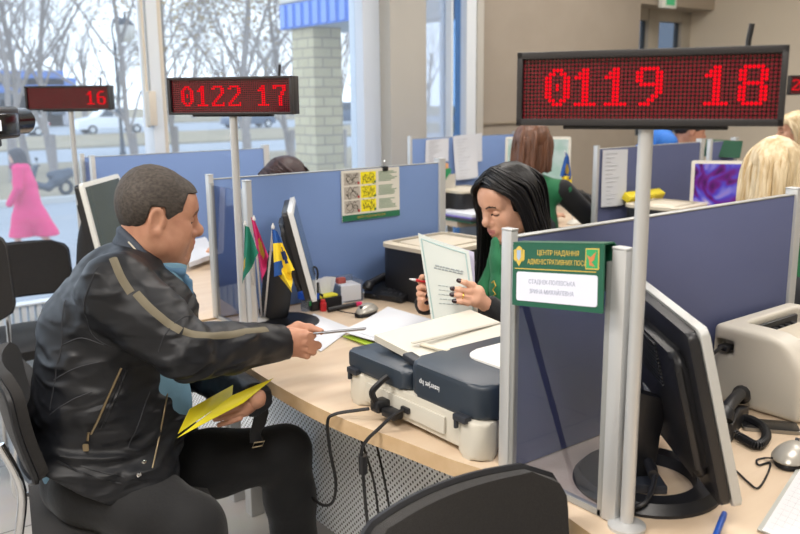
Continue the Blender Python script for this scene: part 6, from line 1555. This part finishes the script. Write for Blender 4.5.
def longspec(L1, puff=1.0, n=26):
    w_ = .098*puff; bk = -.125*puff
    return [(((.07, 0, .108), (.07, .055, .08), (.03, .090*puff, .02), (-.01, w_, -.10), (-.03, w_*1.0, L1)), ((-.02, 0, .135), (-.03, .072, .095), (-.05, .095*puff, .02), (-.07, w_*1.02, -.10), (-.08, w_*.9, L1)), n, .006),
            (((-.02, 0, .135), (-.03, .072, .095), (-.05, .095*puff, .02), (-.07, w_, -.10), (-.08, w_*.9, L1)), ((-.08, 0, .105), (bk*.88, .02, .06), (bk, .02, .0), (bk-.01, .02, -.12), (bk, .02, L1)), n, .007),
            (((-.02, 0, .135), (-.03, -.072, .095), (-.05, -.095*puff, .02), (-.07, -w_, -.10), (-.08, -w_*.9, L1)), ((-.08, 0, .105), (bk*.88, -.02, .06), (bk, -.02, .0), (bk-.01, -.02, -.12), (bk, -.02, L1)), n, .007),
            (((.07, 0, .108), (.07, -.055, .08), (.03, -.090*puff, .02), (-.01, -w_, -.10), (-.03, -w_, L1)), ((-.02, 0, .135), (-.03, -.072, .095), (-.05, -.095*puff, .02), (-.07, -w_, -.10), (-.08, -w_*.9, L1)), n, .006),
            (((-.08, .03, .105), (bk*.88, .04, .06), (bk, .04, .0), (bk-.01, .04, -.12), (bk, .04, L1)), ((-.08, -.03, .105), (bk*.88, -.04, .06), (bk, -.04, .0), (bk-.01, -.04, -.12), (bk, -.04, L1)), n, .007)]
capf = lambda x, y: np.where(x > .04, .05, np.where(x > -.01, -.02, -.10))
HBR = mat('hair_brown', '#6d4630', .45, var=(60, '#543422', 5), bump=(110, .4, .004), stretch=(1, 1, .1))
HBL = mat('hair_blond', '#e3d2b0', .42, var=(60, '#c3a97e', 5), bump=(110, .4, .004), stretch=(1, 1, .08))
HDK = mat('hair_dark_red', '#3a2426', .5, var=(60, '#2a191b', 5), bump=(110, .4, .004))
bh = pd(533, 146, 4.45)
hm1 = pz(578, 208, DZ+.045); hm1 = Vector((3.78, 2.99, DZ+.05))
pb, f1, r1, h1 = sitter('clerk with brown shoulder length hair in a green vest, seen from behind', bh, 58, 8, 1.0, SKIN_W, HBR, GREENV, BLKT, [Vector((3.72, 3.42, DZ+.05)), hm1], locks=longspec(-.13, 1.0), caps=capf, shoulder=.17)
office_chair((h1.x, h1.y), math.radians(90-60), 'dark office chair behind the clerk with brown hair', .98)
lb = pd(775, 172, 3.15)
pl_, f2, r2, h2 = sitter('clerk with long blond hair in a green vest, seen from behind at the right edge', lb, 66, 5, 1.02, SKIN_W, HBL, GREENV, GREENV, [Vector((lb.x+.36, lb.y+.30, DZ+.06)), Vector((lb.x+.42, lb.y-.08, DZ+.06))], locks=longspec(-.24, 1.12, 30), caps=capf, shoulder=.18)
office_chair((h2.x, h2.y), math.radians(90-66), 'dark office chair behind the clerk with long blond hair', .92)
rh = pd(284, 186, 3.85)
ph, f3, r3, h3 = sitter('clerk with dark red hair bent down behind the screen with the instruction sheet', rh, -80, 25, 1.0, SKIN_W, HDK, GREENV, BLKT, [Vector((rh.x-.20, rh.y-.08, DZ+.05)), Vector((rh.x-.20, rh.y+.16, DZ+.05))], locks=longspec(-.10, .95, 18), caps=capf)
office_chair((h3.x, h3.y), math.radians(90+80), 'office chair under the clerk with dark red hair', .9)
mh = pd(690, 130, 5.75)
pm, f4, r4, h4 = sitter('visitor with short dark hair in a bright blue shirt beyond the second row', mh, 128, 12, 1.0, SKIN_M, mat('hair_short_dark', '#2b211c', .7, bump=(160, .6, .005)), mat('shirt_bright_blue', '#2f6fc4', .8), None, fem=False, caps=lambda x, y: np.interp(x, gx, gz), lean=.14, upo=(.20, .10))
chair((h4.x, h4.y), math.radians(90-128), 'visitor chair under the person in the bright blue shirt', .84)
yh = pd(794, 131, 5.6)
pc_, f5, r5, h5 = sitter('visitor with short blond hair partly visible at the right edge behind the blond clerk', yh, -42, 5, 1.0, SKIN_W, HBL, mat('top_pink', '#c25a86', .8), None, locks=longspec(-.05, .95, 18), caps=capf)
chair((h5.x, h5.y), math.radians(90+42), 'visitor chair under the blond visitor at the right edge', .84)
# green cloth over a chair back beyond the purple monitor
gc = pd(727, 150, 5.0); 
GQ = [pd(707, 139, 5.0), pd(743, 141, 5.0), pd(740, 158, 4.99), pd(704, 156, 4.99)]
b = nb(); G = [[GQ[0].lerp(GQ[1], j/6).lerp(GQ[3].lerp(GQ[2], j/6), i/5) for j in range(7)] for i in range(6)]; grid_sheet(b, G, .012)
sq = solo('folded_cloth', b, mat('cloth_dark_green', '#2c5a47', .85), 'dark green cloth hanging over a screen behind the purple monitor', 'cloth')
partition(gc.y+.03, gc.x-.14, gc.x+.13, 'short dark screen under the green cloth, far side of the second row', None, panelmat=BLUED, top=1.235)
# ---------------------------------------------------------------- the passer-by in pink
pk = pz(33, 256, GZ); PA = -58.0
pf = Vector((math.sin(math.radians(PA)), math.cos(math.radians(PA)), 0)); pr_ = Vector((math.cos(math.radians(PA)), -math.sin(math.radians(PA)), 0))
def pq(f_, r, z): return Vector((pk.x, pk.y, GZ))+pf*f_+pr_*r+Vector((0, 0, z))
hd2 = pq(.10, 0, 1.56); T2 = Tm(hd2, PA, 4); (v, q), hm2 = head_parts(1.0, 0, True, h=.005)
Lh, Rh = pq(.18, -.26, .86), pq(-.06, .26, .84)
fr = SDF(np.array(pq(0, 0, 0))-.8, np.array(pq(0, 0, 1.5))+.5, .016); fr.chain([pq(.02, 0, .9), pq(.04, 0, 1.2), pq(.06, 0, 1.42)], [.11, .1, .07], .05); fr.cone(pq(.06, 0, 1.4), pq(.08, 0, 1.5), .05, .05, .02)
for s_, (k, a, t) in ((-1, ((.20, .50), (.16, .09), (.30, .05))), (1, ((-.02, .48), (-.30, .14), (-.18, .05)))): fr.chain([pq(0, .08*s_, .85), pq(k[0], .08*s_, k[1]), pq(a[0], .07*s_, a[1]), pq(t[0], .07*s_, t[1])], [.08, .055, .045, .035], .02)
fr.chain([pq(.05, -.17, 1.38), pq(.03, -.24, 1.1), Lh], [.04, .035, .03], .02); fr.chain([pq(.05, .17, 1.38), pq(-.02, .24, 1.1), Rh], [.04, .035, .03], .02)
pp = body_mesh('person', 'passer-by with dark hair walking past the window in a bright pink coat', [tf((v, q), T2), fr.mesh(2)], [SKIN_W, LIP_W, BROW, LASH], Vector((pk.x, pk.y, GZ)), lambda c: (lambda k: np.where(np.linalg.norm((c-np.array(hd2)), axis=1) > .15, 0, k))(hm2((c@np.linalg.inv(np.array(T2))[:3, :3].T+np.linalg.inv(np.array(T2))[:3, 3]))))
PINK = mat('coat_pink', '#e0236f', .8, bump=(20, .2, .02))
fr = SDF(np.array(pq(0, 0, 0))-.9, np.array(pq(0, 0, 1.5))+.5, .014)
fr.chain([pq(.05, 0, 1.38), pq(.03, 0, 1.15), pq(.01, 0, .95)], [.12, .145, .155], .08); fr.cone(pq(.05, -.16, 1.38), pq(.05, .16, 1.38), .075, .075, .06)
fr.chain([pq(.02, 0, .95), pq(.06, -.04, .6), pq(.12, -.05, .33)], [.15, .17, .18], .06); fr.chain([pq(0, 0, .95), pq(-.10, .03, .6), pq(-.24, .05, .33)], [.15, .17, .18], .06)
fr.chain([pq(.05, -.17, 1.38), pq(.03, -.25, 1.1), Lh], [.075, .065, .055], .02); fr.chain([pq(.05, .17, 1.38), pq(-.02, .25, 1.1), Rh], [.075, .065, .055], .02)
w = wav(71, 5, 14, (1, 1, .3)); fr.disp(lambda x, y, z: .018*w(x, y, z)*np.clip((GZ+1.0-z)*2, 0, 1), .06); fr.half((0, 0, GZ+.32), (0, 0, -1), 0); child('coat', [fr.mesh(2)], PINK, pp)
fr = SDF(np.array(pq(0, 0, 1.35))-.3, np.array(pq(0, 0, 1.4))+.3, .012); 
rg = [pq(.08+.085*math.cos(a), .085*math.sin(a), 1.41) for a in [i*PI/6 for i in range(13)]]
for i in range(12): fr.cone(rg[i], rg[i+1], .05, .05, .02)
child('scarf', [fr.mesh(2)], mat('scarf_wine', '#7a1f4c', .9), pp)
hair_child(pp, [cap(T2, 1.0, capf, .016, 9, .002, .006)], hair_locks(Tm(hd2, PA, 0), T2, longspec(-.30, 1.05, 14), 5, .018), mat('hair_dark_brown', '#2d2322', .5))
# ---------------------------------------------------------------- camera crew gear at the left edge
vc = pd(3, 123, 1.75); o = thing('video_camera', 'black video camera body cut off by the left edge of the photo', 'video camera', (vc.x, vc.y, 0), YAW)
z = vc.z
b = nb(); box(b, (-.03, 0, z), (.065, .16, .068), .010, seg=3); obj('body', b, BLACK, o)
b = nb(); box(b, (.006, .0, z-.003), (.012, .10, .046), .004); obj('side_panel', b, BLACKG, o)
b = nb(); box(b, (.0135, -.045, z-.004), (.004, .010, .022), .001); obj('viewfinder_screen', b, mat('finder_lit', '#e9edf5', .3, emit=.6), o)
b = nb(); cyl(b, (-.03, .08, z), (-.03, .16, z), .030); obj('lens', b, BLACKG, o)
b = nb(); bx(b, -.36, -.02, -.03, .03, z-.05, z-.0345, .003); cyl(b, (-.33, 0, z-.05), (-.33, 0, .75), .016); obj('tripod_column', b, BLACK, o)
for k in range(3):
    a = 2*PI*k/3+.5; b = nb(); tube(b, [(-.33, 0, .85), (-.33+.24*math.cos(a), .24*math.sin(a), 0.01)], [.014, .010], 10); obj('leg', b, BLACK, o)

c = py_(11, 245, 3.75); chair((c.x-.24, 3.55), math.radians(-90), 'visitor chair with a tall back cut off by the left edge of the photo', .97, bz=.60)
